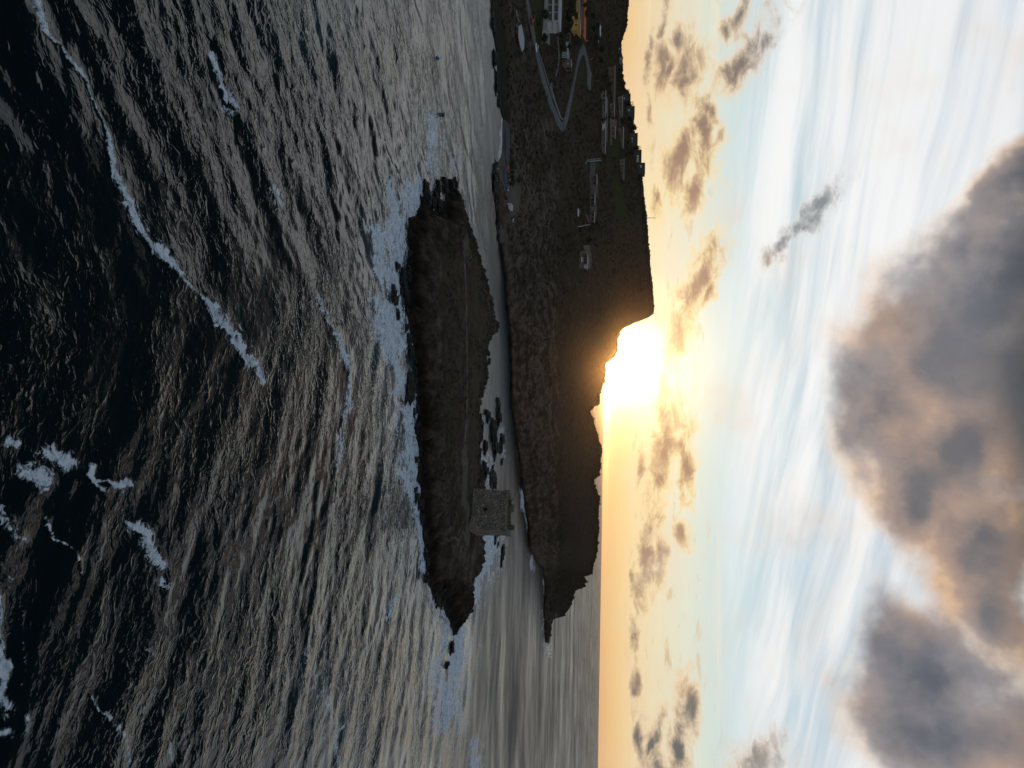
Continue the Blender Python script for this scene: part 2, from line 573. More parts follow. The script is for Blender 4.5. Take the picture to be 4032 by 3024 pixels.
# ------------------------------------------------------------------ sea
def sea_mat():
    mm = bpy.data.materials.new('sea_water')
    mm.use_nodes = True
    t = NT(mm.node_tree)
    P = t.n('ShaderNodeTexCoord').outputs['Object']
    foam = t.attr('foam').outputs['Fac']
    sh = t.attr('shallow_sheen').outputs['Fac']
    lace = t.noise(P, 0.9, 7, 0.68, 1.2)
    fine = t.noise(P, 5.0, 4, 0.7, 0.6)
    nn = t.m('ADD', t.m('MULTIPLY', t.m('SUBTRACT', lace, 0.5), 2.4), t.m('MULTIPLY', t.m('SUBTRACT', fine, 0.5), 0.7))
    fm = t.ss(t.m('ADD', t.m('MULTIPLY', foam, 1.12), t.m('MULTIPLY', nn, 1.1)), 0.42, 0.80)
    fm = t.m('MULTIPLY', fm, t.ss(foam, 0.02, 0.3, 0.0, 0.92))
    b = t.n('ShaderNodeBsdfPrincipled')
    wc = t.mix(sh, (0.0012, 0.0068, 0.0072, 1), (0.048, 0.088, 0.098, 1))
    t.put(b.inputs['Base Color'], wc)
    streak = t.ss(t.noise(t.v('MULTIPLY', P, (0.022, 0.075, 1)), 1.0, 6, 0.68), 0.32, 0.68, 0.84, 1.18)
    t.put(b.inputs['Roughness'], t.m('MULTIPLY', t.attr('chop').outputs['Fac'], streak))
    b.inputs['IOR'].default_value = 1.33
    # short broken crests: wave trains fanning out round the bay, bent and cut up by noise
    px_, py_, _ = t.xyz(P)
    w1 = t.m('MULTIPLY', t.m('SUBTRACT', t.noise(P, 0.22, 3, 0.55), 0.5), 7.0)
    w2 = t.m('MULTIPLY', t.m('SUBTRACT', t.noise(P, 0.9, 2, 0.5), 0.5), 0.7)
    rad = t.m('ADD', t.v('LENGTH', t.v('SUBTRACT', P, (-5.0, 0.0, 0.0)), out=1), t.m('ADD', w1, w2))
    hh = None
    for lam, lean, ws, sd_ in ((2.0, -0.30, 0.6, 3.1), (1.3, 0.28, 0.95, 8.7), (0.82, -0.12, 1.5, 15.3), (0.5, 0.15, 2.4, 22.9)):
        cut = t.noise(t.v('ADD', P, (sd_, sd_ * 2, 0)), ws, 2, 0.5)
        ph = t.m('ADD', rad, t.m('ADD', t.m('MULTIPLY', px_, lean), t.m('MULTIPLY', cut, lam * 0.9)))
        sn = t.m('MULTIPLY_ADD', t.m('SINE', t.m('MULTIPLY', ph, 6.28318 / lam)), 0.5, 0.5)
        cr = t.m('MULTIPLY', t.m('POWER', sn, 3.2), t.m('MULTIPLY', t.ss(cut, 0.42, 0.70), lam * 0.041))
        hh = cr if hh is None else t.m('ADD', hh, cr)
    r3 = t.noise(P, 0.16, 3, 0.55)
    bp = t.n('ShaderNodeBump')
    bp.inputs['Strength'].default_value = 1.0
    bp.inputs['Distance'].default_value = 1.0
    gust = t.ss(t.noise(P, 0.04, 5, 0.62), 0.37, 0.66, 0.15, 1.12)
    hh = t.m('MULTIPLY', gust, hh)
    t.put(bp.inputs['Height'], t.m('ADD', hh, t.m('MULTIPLY', r3, 0.25)))
    t.put(b.inputs['Normal'], bp.outputs[0])
    f = t.n('ShaderNodeBsdfPrincipled')
    t.put(f.inputs['Base Color'], t.mix(t.ss(t.m('ADD', t.m('MULTIPLY', lace, 0.7), t.m('MULTIPLY', fine, 0.3)), 0.38, 0.60), (0.30, 0.40, 0.48, 1), (0.80, 0.85, 0.90, 1)))
    f.inputs['Roughness'].default_value = 0.9
    fb = t.n('ShaderNodeBump')
    fb.inputs['Strength'].default_value = 0.8
    fb.inputs['Distance'].default_value = 0.4
    t.put(fb.inputs['Height'], lace)
    t.put(f.inputs['Normal'], fb.outputs[0])
    ms = t.n('ShaderNodeMixShader')
    t.put(ms.inputs[0], fm)
    t.put(ms.inputs[1], b.outputs[0])
    t.put(ms.inputs[2], f.outputs[0])
    o = t.n('ShaderNodeOutputMaterial')
    t.put(o.inputs[0], ms.outputs[0])
    return mm


Z = 1.8227          # overview picture to photo pixels
def zz(*pts): return [(a * Z, b * Z) for a, b in pts]
# foam lines and patches: (points on the photo, half width in photo pixels, strength)
FOAM = [
    (zz((80, -10), (90, 25), (108, 62)), 20, .95), (zz((108, 62), (122, 80), (140, 88)), 26, 1.0), (zz((146, 100), (160, 128), (178, 150)), 16, .95),
    (zz((178, 150), (198, 180), (212, 220)), 20, 1.0), (zz((212, 220), (232, 262), (240, 300)), 15, 1.0), (zz((240, 300), (246, 335), (252, 370)), 11, .95),
    (zz((252, 370), (268, 405), (296, 470)), 13, .95), (zz((296, 470), (318, 505), (350, 545)), 24, 1.0), (zz((350, 545), (372, 574), (395, 600)), 15, .9),
    (zz((395, 600), (430, 630), (450, 650)), 13, .85), (zz((450, 650), (482, 685), (515, 728)), 22, 1.0), (zz((515, 728), (530, 760), (560, 795), (578, 822)), 17, .8),
    (zz((465, 118), (474, 150), (485, 180), (496, 212)), 9, .95), (zz((500, 205), (512, 228)), 18, .85), (zz((492, 232), (505, 242)), 14, .7),
    (zz((592, 408), (605, 432), (612, 448)), 30, .62), (zz((396, 145), (404, 152)), 18, .6),
    (zz((685, 640), (706, 684), (722, 712)), 17, .62), (zz((722, 724), (738, 742), (746, 770)), 14, .9), (zz((746, 770), (758, 800), (758, 850), (752, 890)), 12, .78), (zz((752, 890), (740, 940), (732, 1000)), 22, .5),
    (zz((25, 953), (38, 955)), 18, .85), (zz((122, 962), (128, 985)), 16, .8), (zz((118, 985), (155, 1005)), 34, 1.0), (zz((150, 998), (168, 1000)), 14, .8), (zz((72, 1030), (108, 1042)), 36, .95),
    (zz((208, 1000), (200, 1025), (212, 1050), (228, 1062)), 20, .9), (zz((205, 1040), (240, 1042), (258, 1052), (286, 1046)), 18, .92),
    (zz((10, 1100), (25, 1145), (40, 1165), (70, 1168)), 24, .6), (zz((115, 1120), (118, 1160), (150, 1185)), 26, .62), (zz((150, 1185), (175, 1210), (182, 1232)), 22, .72), (zz((0, 1240), (35, 1250)), 22, .55),
    (zz((290, 1134), (318, 1150), (330, 1168)), 17, .85), (zz((322, 1168), (336, 1200), (352, 1222)), 22, .88), (zz((352, 1258), (362, 1266)), 18, .6),
    (zz((-10, 1265), (8, 1320), (20, 1400)), 30, .95), (zz((10, 1400), (20, 1450), (18, 1520)), 52, 1.05), (zz((60, 1320), (58, 1400), (56, 1480)), 18, .5), (zz((0, 1580), (25, 1575)), 24, .85), (zz((66, 1540), (58, 1580)), 15, .6),
    (zz((205, 1500), (235, 1540), (262, 1580)), 22, .68), (zz((265, 1590), (290, 1640)), 26, .5), (zz((370, 1610), (378, 1640)), 26, .66), (zz((322, 1400), (334, 1425)), 16, .55),
    (zz((415, 1600), (400, 1650)), 24, .55), (zz((725, 1600), (735, 1660)), 30, .62), (zz((700, 1500), (740, 1580)), 40, .42), (zz((860, 1290), (838, 1325), (828, 1352)), 22, .66), (zz((842, 1060), (838, 1130)), 14, .5),
    (zz((722, 1340), (745, 1430)), 30, .38), (zz((690, 1350), (660, 1430)), 26, .35),
    # surf round the island
    (zz((935, 255), (938, 300), (925, 360)), 32, 0.71), (zz((940, 330), (942, 380)), 25, 0.57), (zz((985, 330), (985, 370)), 22, 0.52),
    (zz((905, 400), (900, 440), (895, 470)), 50, 0.98), (zz((850, 415), (855, 450), (850, 500)), 42, 1.09), (zz((880, 430), (870, 490), (862, 560)), 60, 0.83), (zz((812, 500), (835, 560), (858, 620)), 38, 0.98),
    (zz((838, 560), (845, 610), (862, 680), (872, 740)), 45, 0.90), (zz((822, 570), (832, 640), (848, 710), (858, 770)), 38, 1.15), (zz((820, 690), (835, 740), (862, 800)), 35, 0.83), (zz((858, 770), (872, 840), (884, 900)), 42, 0.90),
    (zz((868, 880), (890, 930), (898, 980)), 42, 0.98), (zz((884, 960), (896, 1010), (902, 1060)), 38, 0.92), (zz((872, 1020), (898, 1080), (910, 1130)), 18, 0.98), (zz((906, 1110), (915, 1170), (922, 1240)), 12, 1.09), (zz((922, 1230), (930, 1270), (942, 1300)), 19, 0.92),
    (zz((968, 1330), (962, 1370), (955, 1420)), 42, 0.83), (zz((1000, 1310), (992, 1380), (978, 1440)), 28, 1.09), (zz((985, 1400), (975, 1480), (965, 1560)), 50, 0.98), (zz((948, 1440), (940, 1500), (955, 1580)), 42, 0.71), (zz((1000, 1480), (985, 1560)), 32, 0.69),
    (zz((1018, 1240), (1010, 1300)), 32, 0.98), (zz((1042, 1150), (1046, 1180), (1040, 1230)), 45, 1.15), (zz((1060, 1150), (1058, 1210)), 42, 1.09), (zz((1075, 1150), (1072, 1190)), 25, 0.80), (zz((1035, 1215), (1028, 1270), (1024, 1300)), 28, 0.98),
    (zz((1050, 990), (1055, 1040)), 30, 0.69), (zz((1040, 830), (1042, 860)), 15, 0.57), (zz((1082, 930), (1092, 985)), 15, 0.69), (zz((1036, 1000), (1040, 1040)), 22, 0.69),
    # wash along the far shore and the cape
    (zz((1086, 255), (1084, 310), (1076, 375)), 6, 1.0), (zz((1104, 830), (1108, 870)), 6, .7), (zz((1120, 965), (1130, 1030), (1135, 1100), (1142, 1150)), 6, .8), (zz((1128, 1060), (1131, 1100)), 8, 1.0), (zz((1148, 1200), (1150, 1230)), 10, .9),
    (zz((1172, 1180), (1178, 1250), (1178, 1330)), 5, .85), (zz((1178, 1255), (1180, 1270)), 10, 1.0), (zz((1176, 1320), (1178, 1360), (1182, 1410)), 8, .95), (zz((1188, 1390), (1186, 1420)), 8, .8),
    (zz((1030, 1608), (1028, 1660)), 18, 1.2),
]
SHALLOW_SHEEN = [(zz((1000, 400), (1060, 620), (1075, 850), (1070, 1000)), 60, .9), (zz((1040, 0), (1050, 200), (1060, 350)), 110, .6), (zz((880, 430), (850, 560), (870, 800), (900, 1000), (930, 1250)), 130, .9), (zz((1000, 1310), (970, 1500)), 110, 1.0), (zz((1060, 1150), (1030, 1290)), 60, 1.0),  # paler water tint; in the channel it imitates reflected sky
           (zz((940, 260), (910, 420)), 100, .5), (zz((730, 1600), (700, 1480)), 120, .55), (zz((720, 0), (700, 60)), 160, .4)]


def make_sea():
    hor = math.radians(0.16)
    rows = np.concatenate([np.radians(np.linspace(58, 46, 24, endpoint=False)), np.radians(np.linspace(46, 2.0, 560, endpoint=False)),
                           np.geomspace(math.radians(2.0), hor, 110)])
    R = H / np.tan(rows)
    a = np.concatenate([np.linspace(-180, -36, 36, endpoint=False), np.linspace(-36, 36, 720), np.linspace(36, 180, 37)[1:]])
    A = np.radians(a)
    RR, AA = np.meshgrid(R, A, indexing='ij')
    X, Y = RR * np.sin(AA), RR * np.cos(AA)
    dr = np.gradient(R)[:, None] * np.ones_like(X)
    da = np.gradient(A)[None, :] * RR
    spacing = np.hypot(dr, 0) * 0.8 + da * 0.5
    rng = np.random.RandomState(4)
    Zs = np.zeros_like(X)
    # gusts: patches of rougher and smoother water
    gust = 0.75 + 0.9 * fbm(X / 38, Y / 60, 3, 50)
    gust = np.clip(gust, 0.35, 1.4)
    side = sstep(X, -30, 12)                         # swell turns round the island
    for i in range(64):
        lam = 1.6 * (14.0 / 1.6) ** (i / 63.0)
        amp = 0.0058 * lam ** 0.85
        spread = rng.normal(0, 0.28 if lam > 5 else 0.55)
        for w, th0 in ((side, math.radians(64)), (1 - side, math.radians(136))):
            th = th0 + spread
            k = 2 * math.pi / lam
            att = np.clip((lam / np.maximum(spacing, 1e-6) - 2.2) / 2.0, 0, 1)
            if att.max() <= 0: continue
            ph = k * (X * math.cos(th) + Y * math.sin(th)) + rng.uniform(0, 6.28) + 0.9 * fbm(X / (lam * 5), Y / (lam * 5), 2, 80 + i)
            s = np.sin(ph)
            crest = 1.0 - 2.0 * np.abs(np.sin(ph * 0.5)) ** 0.8
            Zs += w * att * amp * (0.45 * s + 0.55 * crest) * (gust if lam < 6 else 1)
    # long swell sets entering on the open side
    far = sstep(X, 0, 50) * sstep(Y, 90, 190) * np.exp(-np.maximum(Y - 420, 0) / 900)
    ph = (Y + 0.10 * X + 3.5 * fbm(X / 60, Y / 40, 2, 7)) * 2 * math.pi / 21
    Zs += far * 0.16 * (1 - 2 * np.abs(np.sin(ph / 2)) ** 0.7) * (0.6 + fbm(X / 90, Y / 60, 2, 9))
    lf = sstep(-X, 5, 40) * sstep(Y, 60, 110) * sstep(-Y, -330, -200)
    ph = (X * 0.93 - Y * 0.25 + 4.5 * fbm(X / 50, Y / 70, 2, 17)) * 2 * math.pi / 12
    Zs += lf * 0.22 * (1 - 2 * np.abs(np.sin(ph / 2)) ** 0.7) * (0.6 + fbm(X / 60, Y / 90, 2, 19))
    V = np.stack([X, Y, Zs], -1).reshape(-1, 3)
    foam = np.zeros(len(V))
    shal_sheen = np.zeros(len(V))
    front = (V[:, 1] > 25) & (np.abs(V[:, 0]) < V[:, 1] * 0.8 + 5) & (V[:, 1] < 1500)
    px, py = project(np.stack([V[front, 0], V[front, 1], np.zeros(front.sum())], -1))
    wx, wy = V[front, 0], V[front, 1]
    jx = fbm(wx / 2.2, wy / 2.2, 4, 30) * 26
    jy = fbm(wx / 2.2, wy / 2.2, 4, 40) * 26
    f = np.zeros(front.sum())
    wm = np.clip(1.0 + 2.6 * fbm(wx / 5.5, wy / 5.5, 3, 91), 0.25, 1.45)
    for pts, w, st in FOAM:
        xs, ys = [p[0] for p in pts], [p[1] for p in pts]
        m = (px > min(xs) - 4 * w - 30) & (px < max(xs) + 4 * w + 30) & (py > min(ys) - 4 * w - 30) & (py < max(ys) + 4 * w + 30)
        j = min(1.0, w / 22)
        d, _ = seg_dist(px[m] + jx[m] * j, py[m] + jy[m] * j, pts)
        f[m] = np.maximum(f[m], st * np.exp(-(d / (w * wm[m])) ** 1.3))
    foam[front] = f
    gx_, gy_ = V[:, 0], V[:, 1]
    # the open water is roughened by the breeze; unresolved ripples read as roughness
    chop = 0.035 + 0.40 * sstep(np.hypot(V[:, 0], V[:, 1]), 110, 310) * np.clip(0.95 + 0.5 * fbm(gx_ / 70, gy_ / 26, 4, 55), 0.3, 1.6)
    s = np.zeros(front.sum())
    for pts, w, st in SHALLOW_SHEEN:
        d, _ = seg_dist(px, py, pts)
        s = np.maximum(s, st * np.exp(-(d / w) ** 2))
    shal_sheen[front] = s
    V[:, 2] += np.clip(foam, 0, 1) * 0.12
    me = grid_mesh('sea', V, len(R), len(A), {'foam': foam, 'shallow_sheen': shal_sheen, 'chop': chop}, flip=True)
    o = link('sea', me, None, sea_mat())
    setp(o, 'dark rippled sea with streaks of white foam running to the horizon', kind='structure')


make_sea()

# ------------------------------------------------------------------ mainland: hillside and cape
SHORE = [(-900, 1900), (0, 1931), (200, 1955), (400, 1965), (470, 1980), (600, 1976), (640, 1968), (700, 1958), (740, 1944), (800, 1949), (900, 1962), (960, 1966), (1000, 1975), (1100, 1985),
         (1200, 1992), (1300, 2003), (1420, 2008), (1500, 2008), (1600, 2010), (1650, 2022), (1750, 2031), (1800, 2042), (1900, 2053), (2000, 2066), (2060, 2074), (2100, 2076),
         (2150, 2080), (2190, 2098), (2212, 2110), (2235, 2136), (2300, 2143), (2400, 2140), (2500, 2144), (2530, 2146)]
RIDGE = [(-900, 2500), (-300, 2480), (0, 2475), (100, 2468), (130, 2460), (170, 2445), (250, 2452), (300, 2450), (345, 2458), (357, 2474), (420, 2484), (500, 2495), (600, 2518), (690, 2528), (800, 2540), (950, 2555),
         (1050, 2562), (1170, 2572), (1210, 2577), (1235, 2572), (1252, 2552), (1262, 2520), (1275, 2490), (1290, 2460), (1310, 2440), (1350, 2432), (1380, 2430), (1408, 2420), (1425, 2396), (1432, 2383),
         (1465, 2386), (1500, 2381), (1560, 2362), (1592, 2362), (1602, 2336), (1620, 2325), (1660, 2338), (1700, 2351), (1780, 2373), (1830, 2363), (1870, 2363), (1890, 2338), (1950, 2357),
         (2000, 2356), (2050, 2360), (2120, 2357), (2200, 2344), (2262, 2330), (2270, 2300), (2290, 2308), (2310, 2303), (2325, 2270), (2400, 2240), (2425, 2225), (2437, 2182), (2450, 2173), (2500, 2170), (2522, 2160), (2530, 2147)]
XS, XR = np.array(SHORE, float), np.array(RIDGE, float)
RD = np.array([(-900, 470), (0, 480), (500, 490), (1200, 500), (1300, 490), (1450, 470), (1700, 465), (2100, 490), (2250, 520), (2400, 525), (2530, 500)], float)
PW = np.array([(-900, 1.0), (400, 1.02), (700, 1.15), (1000, 1.35), (1300, 1.7), (1700, 2.0), (2150, 1.9), (2240, 1.0), (2530, 1.0)], float)


def shore_x(py): return np.interp(py, XS[:, 0], XS[:, 1])
def ridge_x(py): return np.interp(py, XR[:, 0], XR[:, 1])


_yy = np.arange(-1300, 2900, 5.0)
_k = np.exp(-0.5 * (np.arange(-60, 61) * 5.0 / 55) ** 2)
_k /= _k.sum()
_k2 = np.exp(-0.5 * (np.arange(-60, 61) * 5.0 / 22) ** 2)
_k2 /= _k2.sum()


def _smooth(f):
    e = np.pad(f(_yy), 60, 'edge')
    k_ = sstep(_yy, 2050, 2160)
    return np.convolve(e, _k, 'valid') * (1 - k_) + np.convolve(e, _k2, 'valid') * k_


RS, SS = _smooth(ridge_x), _smooth(shore_x)


def mland(px, py, noise=True):
    """the point of the mainland seen at photo pixel (px, py)"""
    px, py = np.broadcast_arrays(np.asarray(px, float), np.asarray(py, float))
    xs, xr = shore_x(py), ridge_x(py)
    xs2, xr2 = np.interp(py, _yy, SS), np.interp(py, _yy, RS)
    ds, ds2 = at_z(xs, py, 0.0)[..., 1], at_z(xs2, py, 0.0)[..., 1]
    dr = np.interp(py, RD[:, 0], RD[:, 1])
    pw = np.interp(py, PW[:, 0], PW[:, 1])
    t = np.clip((px - xs) / np.maximum(xr - xs, 1), 0, 1)
    t2 = np.clip((px - xs2) / np.maximum(xr2 - xs2, 1), 0, 1.12)
    d1 = ds + (np.maximum(dr, ds + 14) - ds) * t ** pw
    d2 = ds2 + (np.maximum(dr, ds2 + 14) - ds2) * t2 ** pw
    k = sstep(t, 0.0, 0.22)
    d = np.maximum(d1 * (1 - k) + d2 * k, ds)
    p = at_d(px, py, d)
    if noise:
        p[..., 2] += hill_noise(p[..., 0], p[..., 1], t, py)
    return p


def hill_noise(x, y, t, py):
    rocky = sstep(py, 300, 1200) * (1 - sstep(t, 0.35, 0.6))
    a = (0.25 + 1.5 * rocky) * sstep(t, 0.0, 0.08) + 0.15
    quiet = 1 - 0.7 * (sstep(-py, -760, -560))           # the built-up slope is smoother
    return quiet * a * (fbm(x / 9, y / 9, 5, 3) + 0.5 * fbm(x / 3.5, y / 3.5, 4, 13, rid=True) * rocky) + (0.5 + 1.3 * sstep(py, 1230, 1320)) * fbm(x / 2.6, y / 2.6, 4, 23) * sstep(t, .85, 1.0)


def zone(px, py, poly, soft=0):
    return inside(px, py, poly).astype(float)


LAWNS = [[(2112, -20), (2150, -20), (2152, 150), (2135, 200), (2105, 130), (2100, 30)], [(2245, 395), (2262, 405), (2262, 460), (2240, 480), (2232, 440)], [(2285, 240), (2300, 235), (2300, 330), (2262, 330)],
         [(2370, 530), (2400, 540), (2400, 590), (2372, 590)], [(2404, 545), (2436, 540), (2436, 620), (2404, 620)], [(2336, 640), (2362, 636), (2362, 660), (2340, 662)], [(2410, 700), (2450, 720), (2470, 850), (2420, 860)]]
SANDS = [[(1966, 462), (1992, 474), (2006, 500), (2005, 560), (2004, 615), (2009, 640), (2012, 655), (2035, 670), (2046, 720), (2048, 800), (2040, 830), (2018, 860), (2012, 900), (2004, 800), (1985, 742), (1967, 700), (1960, 650), (1970, 560)],
         [(1966, 880), (1984, 905), (1988, 950), (1966, 960)], [(2034, 1000), (2046, 1030), (2040, 1070), (2028, 1040)], [(2282, 990), (2330, 985), (2330, 1060), (2282, 1060)], [(2322, 880), (2340, 860), (2345, 640), (2325, 640)]]


def make_mainland():
    ys = np.concatenate([np.arange(-900, -60, 24.0), np.arange(-60, 2531, 5.0)])
    nt = 150
    tt = np.concatenate([np.linspace(-0.04, 0, 3, endpoint=False), np.linspace(0, 1, nt)])
    TT, YY = np.meshgrid(tt, ys, indexing='ij')
    xs, xr = shore_x(YY), ridge_x(YY)
    PX = xs + (xr - xs) * np.clip(TT, 0, 1)
    P = mland(PX, YY)
    sh = TT < 0
    P[..., 2] = np.where(sh, -1.2 * (-TT / 0.04), P[..., 2])
    P[..., 1] = np.where(sh, P[..., 1] + TT * 90, P[..., 1])
    # uneven shoreline
    P[..., 1] += (1 - sstep(TT, 0, 0.1)) * 3.0 * fbm(P[..., 0] / 6, P[..., 1] * 0 + 3, 4, 61)
    # behind the ridge
    top = P[-1]
    back = []
    land = 1 - sstep(ys, 1235, 1300)
    for dd, zl, zc in ((6, 0.99, 0.93), (18, 0.97, 0.75), (40, 0.9, 0.3), (70, 0.8, -0.1), (160, 0.5, -0.12), (320, -0.05, -0.15)):
        q = top.copy()
        g = dd * np.where(ys > 1300, np.clip(dd, 0, 70) / dd * np.where(ys > 2200, 0.4, 1.0), 1.0)
        q[:, 0] *= (1 + g / 480)
        q[:, 1] += g
        q[:, 2] = top[:, 2] * (land * zl + (1 - land) * zc) + 1.2 * fbm(q[:, 0] / 12, q[:, 1] / 12, 4, 31)
        back.append(q)
    P = np.concatenate([P, np.array(back)], 0)
    nr, nc = P.shape[0], P.shape[1]
    PXf = np.concatenate([PX, np.repeat(PX[-1:], 6, 0)], 0)
    YYf = np.repeat(ys[None, :], nr, 0)
    Tf = np.concatenate([TT, np.ones((6, nc))], 0)
    masks = np.zeros((nr, nc, 4))
    masks[..., 3] = 1
    lines = np.exp(-((PXf - 2192 - 10 * fbm(YYf / 90, PXf / 60, 3, 41)) / 9) ** 2) * sstep(YYf, 1180, 1320) * (1 - sstep(YYf, 2100, 2200))
    rock = 0.56 * (1 - sstep(PXf, 2160, 2215)) * sstep(YYf, 200, 900) + 0.35 * lines + 0.18 * (1 - sstep(YYf, 900, 1300)) * (1 - sstep(PXf, 2060, 2160))
    st = fbm(YYf / 60 + PXf / 70, PXf / 9 - YYf / 60, 4, 44)
    masks[..., 0] = np.clip(rock + 1.1 * st * np.clip(rock * 6, 0, 1), 0, 1) + 0.05
    for z in LAWNS:
        masks[..., 2] = np.maximum(masks[..., 2], 0.8 * zone(PXf, YYf, z))
    for z in SANDS:
        masks[..., 1] = np.maximum(masks[..., 1], zone(PXf, YYf, z) * 0.85)
    for pts, w in (([(2272, 893), (2300, 875), (2318, 850), (2330, 760), (2322, 700), (2310, 655)], 2.5), ([(2300, 0), (2292, 70), (2297, 140)], 6), ([(2322, 880), (2312, 930), (2298, 965)], 3), ([(2203, 300), (2196, 240), (2206, 150), (2190, 90)], 2.5),
                   ([(2062, 150), (2045, 60), (2038, 0)], 3), ([(2126, 685), (2140, 770), (2150, 850), (2168, 810)], 7), ([(2278, 640), (2290, 560), (2300, 450), (2300, 380)], 2)):
        d, _ = seg_dist(PXf, YYf, pts)
        masks[..., 1] = np.maximum(masks[..., 1], 0.62 * np.exp(-(d / w) ** 2))
    zz_ = P[..., 2]
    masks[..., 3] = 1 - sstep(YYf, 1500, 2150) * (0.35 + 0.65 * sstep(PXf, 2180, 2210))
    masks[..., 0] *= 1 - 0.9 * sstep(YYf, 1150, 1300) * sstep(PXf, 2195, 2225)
    wet = (1 - sstep(zz_, 0.3, 1.8)) * (1 - masks[..., 1])
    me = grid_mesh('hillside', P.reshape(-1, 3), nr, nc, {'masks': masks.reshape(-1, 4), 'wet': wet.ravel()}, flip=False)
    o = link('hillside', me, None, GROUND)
    setp(o, 'dark scrubby hillside and headland rising behind the bay', kind='structure')


make_mainland()

# ------------------------------------------------------------------ the islet
NEAR = [(1794, 704), (1774, 759), (1751, 810), (1722, 845), (1699, 826), (1664, 792), (1657, 832), (1621, 868), (1629, 919), (1617, 935), (1621, 982), (1612, 1053), (1614, 1111), (1612, 1170), (1602, 1217), (1617, 1288),
        (1633, 1346), (1639, 1419), (1639, 1488), (1643, 1535), (1650, 1600), (1655, 1660), (1640, 1690), (1655, 1752), (1655, 1842), (1649, 1880), (1661, 1920), (1663, 2017), (1668, 2071), (1684, 2139), (1690, 2234), (1690, 2293), (1709, 2350), (1752, 2354), (1772, 2439), (1794, 2484)]
FARS = [(1827, 2439), (1851, 2407), (1843, 2358), (1843, 2293), (1872, 2281), (1880, 2228), (1888, 2183), (1888, 2150), (1882, 2106), (1884, 2060), (1884, 2000), (1880, 1914), (1877, 1862), (1866, 1827), (1863, 1780), (1872, 1734), (1878, 1680), (1865, 1611), (1872, 1582), (1886, 1545), (1900, 1525),
        (1893, 1463), (1894, 1408), (1905, 1354), (1932, 1320), (1940, 1260), (1927, 1221), (1915, 1158), (1900, 1092), (1876, 1021), (1853, 935), (1837, 876), (1813, 825), (1810, 778), (1800, 735)]
OUTL = [tuple(at_z(np.array(x), np.array(y), 0.0)[:2]) for x, y in NEAR] + [tuple(at_z(np.array(x), np.array(y), 0.35)[:2]) for x, y in FARS]
ISX = (min(p[0] for p in OUTL) - 6, max(p[0] for p in OUTL) + 6)
ISY = (min(p[1] for p in OUTL) - 6, max(p[1] for p in OUTL) + 6)


def isl_h(X, Y):
    d, _ = seg_dist(X, Y, OUTL + OUTL[:1])
    ins = inside(X, Y, OUTL)
    d = np.where(ins, d, -d) + (1.5 * fbm(X / 4, Y / 4, 5, 5, 0.6) + 1.0 * fbm(X / 1.6, Y / 2.4, 3, 6)) * np.where(np.abs(d) < 9, 1, 0.2) + 0.3 * sstep(X, 44, 56)
    h = np.where(d > 0, 4.6 * (1 - np.exp(-d / 9.0)) * sstep(d, -1.5, 3.5) + 0.2, 0.2 + d * 0.5)
    rough = 1 - sstep(d, 4, 13)
    tip = sstep(X, 44, 58)
    h = h * (1 - 0.15 * tip) + sstep(d, 0, 3) * (0.9 * np.maximum(rough, 0.7 * tip) * fbm(X / 2.6, Y / 2.6, 5, 15, rid=True) * 1.6 + 0.5 * fbm(X / 8, Y / 8, 4, 25))
    h = h + (d > 0.3) * (rough * 0.9 + .16) * fbm(X / 1.5, Y / 1.5, 4, 35) + sstep(d, 1, 3) * (0.25 + 0.5 * rough) * fbm((X + Y * .4) / 2.2, (Y - X * .4) / 5.0, 4, 45, rid=True)
    return h, d


def isl_pt(px, py):
    z = 3.0
    for _ in range(4):
        p = at_z(np.array(float(px)), np.array(float(py)), z)
        z = float(isl_h(np.array([p[0]]), np.array([p[1]]))[0][0])
    return p


